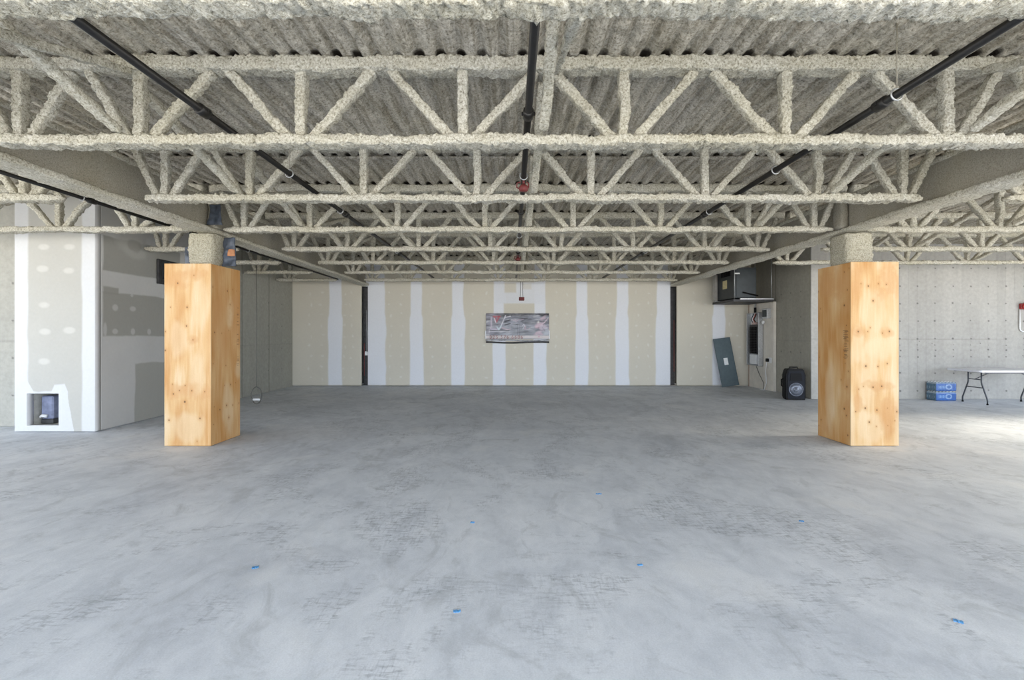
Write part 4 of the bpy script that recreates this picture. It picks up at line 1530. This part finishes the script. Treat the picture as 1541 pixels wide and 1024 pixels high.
def pack(name, z, label, seed):
    root = thing(name, label, 'bottle pack', (9.675, 10.335, z), 0, 'shrink-wrapped bottle packs')
    W, D, Hh = .46, .25, .195
    nb, nd_ = 6, 4
    # body: rounded block whose sides bulge where the bottles press
    NU, NV = 120, 26
    per = 2 * (W + D)
    V, C = [], []
    for j in range(NV):
        t = j / (NV - 1)
        inset = .02 * (max(0, (t - .82) / .18) ** 2) + .012 * (max(0, (.10 - t) / .10) ** 2)
        for i in range(NU):
            s = (i + .5) / NU * per
            if s < W: x_, y_, nx_, ny_, cnt = -W / 2 + s, -D / 2, 0, -1, s / W * nb
            elif s < W + D: x_, y_, nx_, ny_, cnt = W / 2, -D / 2 + (s - W), 1, 0, (s - W) / D * nd_
            elif s < 2 * W + D: x_, y_, nx_, ny_, cnt = W / 2 - (s - W - D), D / 2, 0, 1, (s - W - D) / W * nb
            else: x_, y_, nx_, ny_, cnt = -W / 2, D / 2 - (s - 2 * W - D), -1, 0, (s - 2 * W - D) / D * nd_
            b = .007 * abs(math.sin(cnt * math.pi)) - .007
            V.append((x_ + nx_ * (b - inset), y_ + ny_ * (b - inset), t * Hh))
            fr = (abs(ny_) > 0)
            r_ = random.random()
            if fr:
                col = np.array([.035, .15, .52])
                uu = s / W if s < W else .5
                q = ((uu - .62) / .16) ** 2 + ((t - .48) / .30) ** 2
                if q < 1.0: col = np.array([.30, .48, .78])
                if q < .35: col = np.array([.05, .17, .50])
                if .12 < uu < .46 and .30 < t < .62 and (int(uu * 40) % 3): col = np.array([.22, .42, .74])
                if t > .84: col = np.array([.30, .42, .58])
            else:
                col = np.array([.10, .20, .30]) if t < .82 else np.array([.42, .52, .6])
                if .25 < t < .55 and (int(cnt * 4) % 4 == 1): col = np.array([.30, .42, .52])
            V_n = .82 + .36 * r_
            C.append(np.clip(col * V_n * .72, 0, 1))
    Fq = []
    for j in range(NV - 1):
        for i in range(NU):
            k = (i + 1) % NU
            Fq.append((j * NU + i, j * NU + k, (j + 1) * NU + k, (j + 1) * NU + i))
    V.append((0, 0, 0)); C.append(np.array([.1, .2, .4]))
    V.append((0, 0, Hh - .004)); C.append(np.array([.45, .55, .65]))
    T = []
    for i in range(NU):
        k = (i + 1) % NU
        T.append((NU * NV, k, i))
        T.append((NU * NV + 1, (NV - 1) * NU + i, (NV - 1) * NU + k))
    me = mesh_np('wrap', np.array(V), np.array(Fq), np.array(T))
    at = me.color_attributes.new('Col', 'FLOAT_COLOR', 'POINT')
    buf = np.ones((len(V), 4), np.float32)
    buf[:, :3] = np.array(C)
    at.data.foreach_set('color', buf.ravel())
    put('wrap', me, PACK, root)
    for i in range(nb):
        for k in range(nd_):
            MB().lathe([(.013, 0), (.014, .002), (.014, .012), (.012, .014)], 10, 0,
                       (-W / 2 + (i + .5) * W / nb, -D / 2 + (k + .5) * D / nd_, Hh - .006)).build('bottle_cap', WHITE_PLASTIC, root)


pack('bottle_pack', .003, 'blue shrink-wrapped bottle pack on the floor, lower one of the stack by the table', 1)
pack('bottle_pack', .216, 'blue shrink-wrapped bottle pack on top of the other one by the table', 2)

# ------------------------------------------------------------------ fire alarm on the concrete wall
ax_, _, az = P(1537, 461.5, YR)
fa = thing('wall_mounted_alarm_horn', 'red fire alarm horn with white conduit high on the concrete wall above the table', 'fire alarm', (ax_, YR - .004, az), 0, None, 'thing')
MB().box((0, -.03, 0), (.13, .06, .13), 0, .012).build('back_box', RED_PLASTIC, fa)
MB().lathe([(.075, 0), (.085, .01), (.08, .04), (.05, .055), (.0, .06)], 20, 0, (.01, -.06, 0), R90).build('bell', RED_PLASTIC, fa)
MB().lathe([(.035, 0), (.035, .012), (.02, .022), (.0, .024)], 14, 0, (.05, -.115, 0), R90).build('strobe_lens', WHITE_PLASTIC, fa)
MB().tube([(-.06, -.018, -.066), (-.06, -.018, -.50), (-.045, -.018, -.545), (0, -.018, -.575), (.9, -.018, -.575)], .013, 8).build('conduit_run', WHITE_PLASTIC, fa)

# ------------------------------------------------------------------ wire loop hanging near the shaft-side concrete wall
lx = P(386, 0, 9.30)[0]
hl = thing('hanging_wire_loop', 'thin wire hanging from the joist beside the dark concrete wall, looped above the floor', 'wire', (lx, 9.30, 0))
top = CAMZ + H_B0 - .02
MB().tube([(0, 0, top), (.006, 0, 1.6), (0, 0, .60), (0, 0, .42)], .006, 6).build('wire', WIRE_GREY, hl)
ring = [(math.cos(2 * math.pi * i / 24) * .105, .01 * math.sin(i), .245 + math.sin(2 * math.pi * i / 24) * .17) for i in range(24)]
MB().tube(ring, .010, 6, 0, True).build('loop', WIRE_GREY, hl)
MB().box((0, -.005, .16), (.15, .03, .045), 0, .012).build('white_tag', WHITE_PLASTIC, hl)

# ------------------------------------------------------------------ tape scraps on the floor
def floor_pt(x, y):
    Y = CAMZ * F / (y - CY)
    return ((x - CX) / F * Y, Y)


TAPES = [(384, 855, .055, .035, .5, 'blue tape scrap on the bare floor straight in front of the shaft-side plywood box'),
         (687.5, 921, .055, .025, .05, 'blue tape scrap on the floor closest to the camera, below the banner'),
         (963, 851, .05, .022, .1, 'blue tape scrap on the floor between the banner line and the table-side box'),
         (711, 787, .045, .03, -.3, 'small blue tape scrap on the floor below the banner, farther from the camera'),
         (1442, 936, .055, .035, -.7, 'blue tape scrap on the floor nearest the folding-table side of the room'),
         (1206, 785, .05, .03, -.4, 'small dull blue tape scrap on the pale floor patch before the table-side box'),
         (901, 744, .08, .02, .1, 'thin faded blue tape strip on the floor past the middle')]
for i, (x, y, w, d, a, lab) in enumerate(TAPES):
    fx, fy = floor_pt(x, y)
    w, d = w * .68, d * .75
    nu = 7
    V, Fs = [], []
    for j in range(nu):
        for k in range(4):
            V.append((w * (j / (nu - 1) - .5) + .002 * math.sin(k * 3 + j), d * (k / 3 - .5) + .003 * math.sin(j * 2.3 + i), .0025 + .003 * abs(math.sin(j * 1.1 + i + k * .4))))
    n_ = len(V)
    V += [(a_, b2, .0006) for a_, b2, c_ in V]
    for j in range(nu - 1):
        for k in range(3):
            q = (j * 4 + k, (j + 1) * 4 + k, (j + 1) * 4 + k + 1, j * 4 + k + 1)
            Fs.append(q)
            Fs.append(tuple(n_ + t for t in reversed(q)))
    rim = [j * 4 for j in range(nu)] + [(nu - 1) * 4 + k for k in (1, 2, 3)] + [j * 4 + 3 for j in range(nu - 2, -1, -1)] + [2, 1]
    for s, e in zip(rim, rim[1:] + rim[:1]):
        Fs.append((s, s + n_, e + n_, e))
    m = MB()
    m.add(V, Fs)
    o = m.build('tape_scrap', TAPE_BLUE, None, (fx, fy, 0), (0, 0, a))
    tag(o, lab, 'tape', 'blue tape scraps on the floor')

# ------------------------------------------------------------------ light
w = bpy.data.worlds.new('daylight')
scene.world = w
w.use_nodes = True
nt = w.node_tree
bg = nt.nodes['Background']
tc = nt.nodes.new('ShaderNodeTexCoord')
sep = nt.nodes.new('ShaderNodeSeparateXYZ')
nt.links.new(tc.outputs['Generated'], sep.inputs[0])
mr = nt.nodes.new('ShaderNodeMapRange')
mr.inputs[1].default_value = -1
mr.inputs[2].default_value = 1
nt.links.new(sep.outputs['Z'], mr.inputs[0])
col = ramp(nt, mr.outputs[0], [(.0, (.98, .94, .86)), (.47, (1.0, .96, .89)), (.53, (.84, .94, 1.08)), (1.0, (.68, .84, 1.08))])
nt.links.new(col, bg.inputs['Color'])
bg.inputs['Strength'].default_value = 5.0

sun = bpy.data.lights.new('sun', 'SUN')
sun.energy = 5.6
sun.angle = math.radians(14)
sun.color = (1.0, .90, .72)
so = bpy.data.objects.new('sun', sun)
COL.objects.link(so)
dirv = Vector((-1.0, -.03, -.37))
so.rotation_euler = dirv.to_track_quat('-Z', 'Y').to_euler()

# ------------------------------------------------------------------ camera
cam = bpy.data.cameras.new('camera')
cam.sensor_fit = 'HORIZONTAL'
cam.sensor_width = 36.0
cam.lens = F / 1541.0 * 36.0
cam.shift_x = 0.0
cam.shift_y = -(512.0 - CY) / 1541.0
cam.clip_start = .05
co_ = bpy.data.objects.new('camera', cam)
COL.objects.link(co_)
co_.location = (0, 0, CAMZ)
co_.rotation_euler = (math.radians(90), 0, 0)
scene.camera = co_

vs = scene.view_settings
vs.view_transform = 'Standard'
vs.look = 'None'
vs.exposure = 0.68
vs.gamma = 1.0
vs.use_curve_mapping = False
scene.cycles.max_bounces = 10
scene.cycles.diffuse_bounces = 8
scene.cycles.use_denoising = True
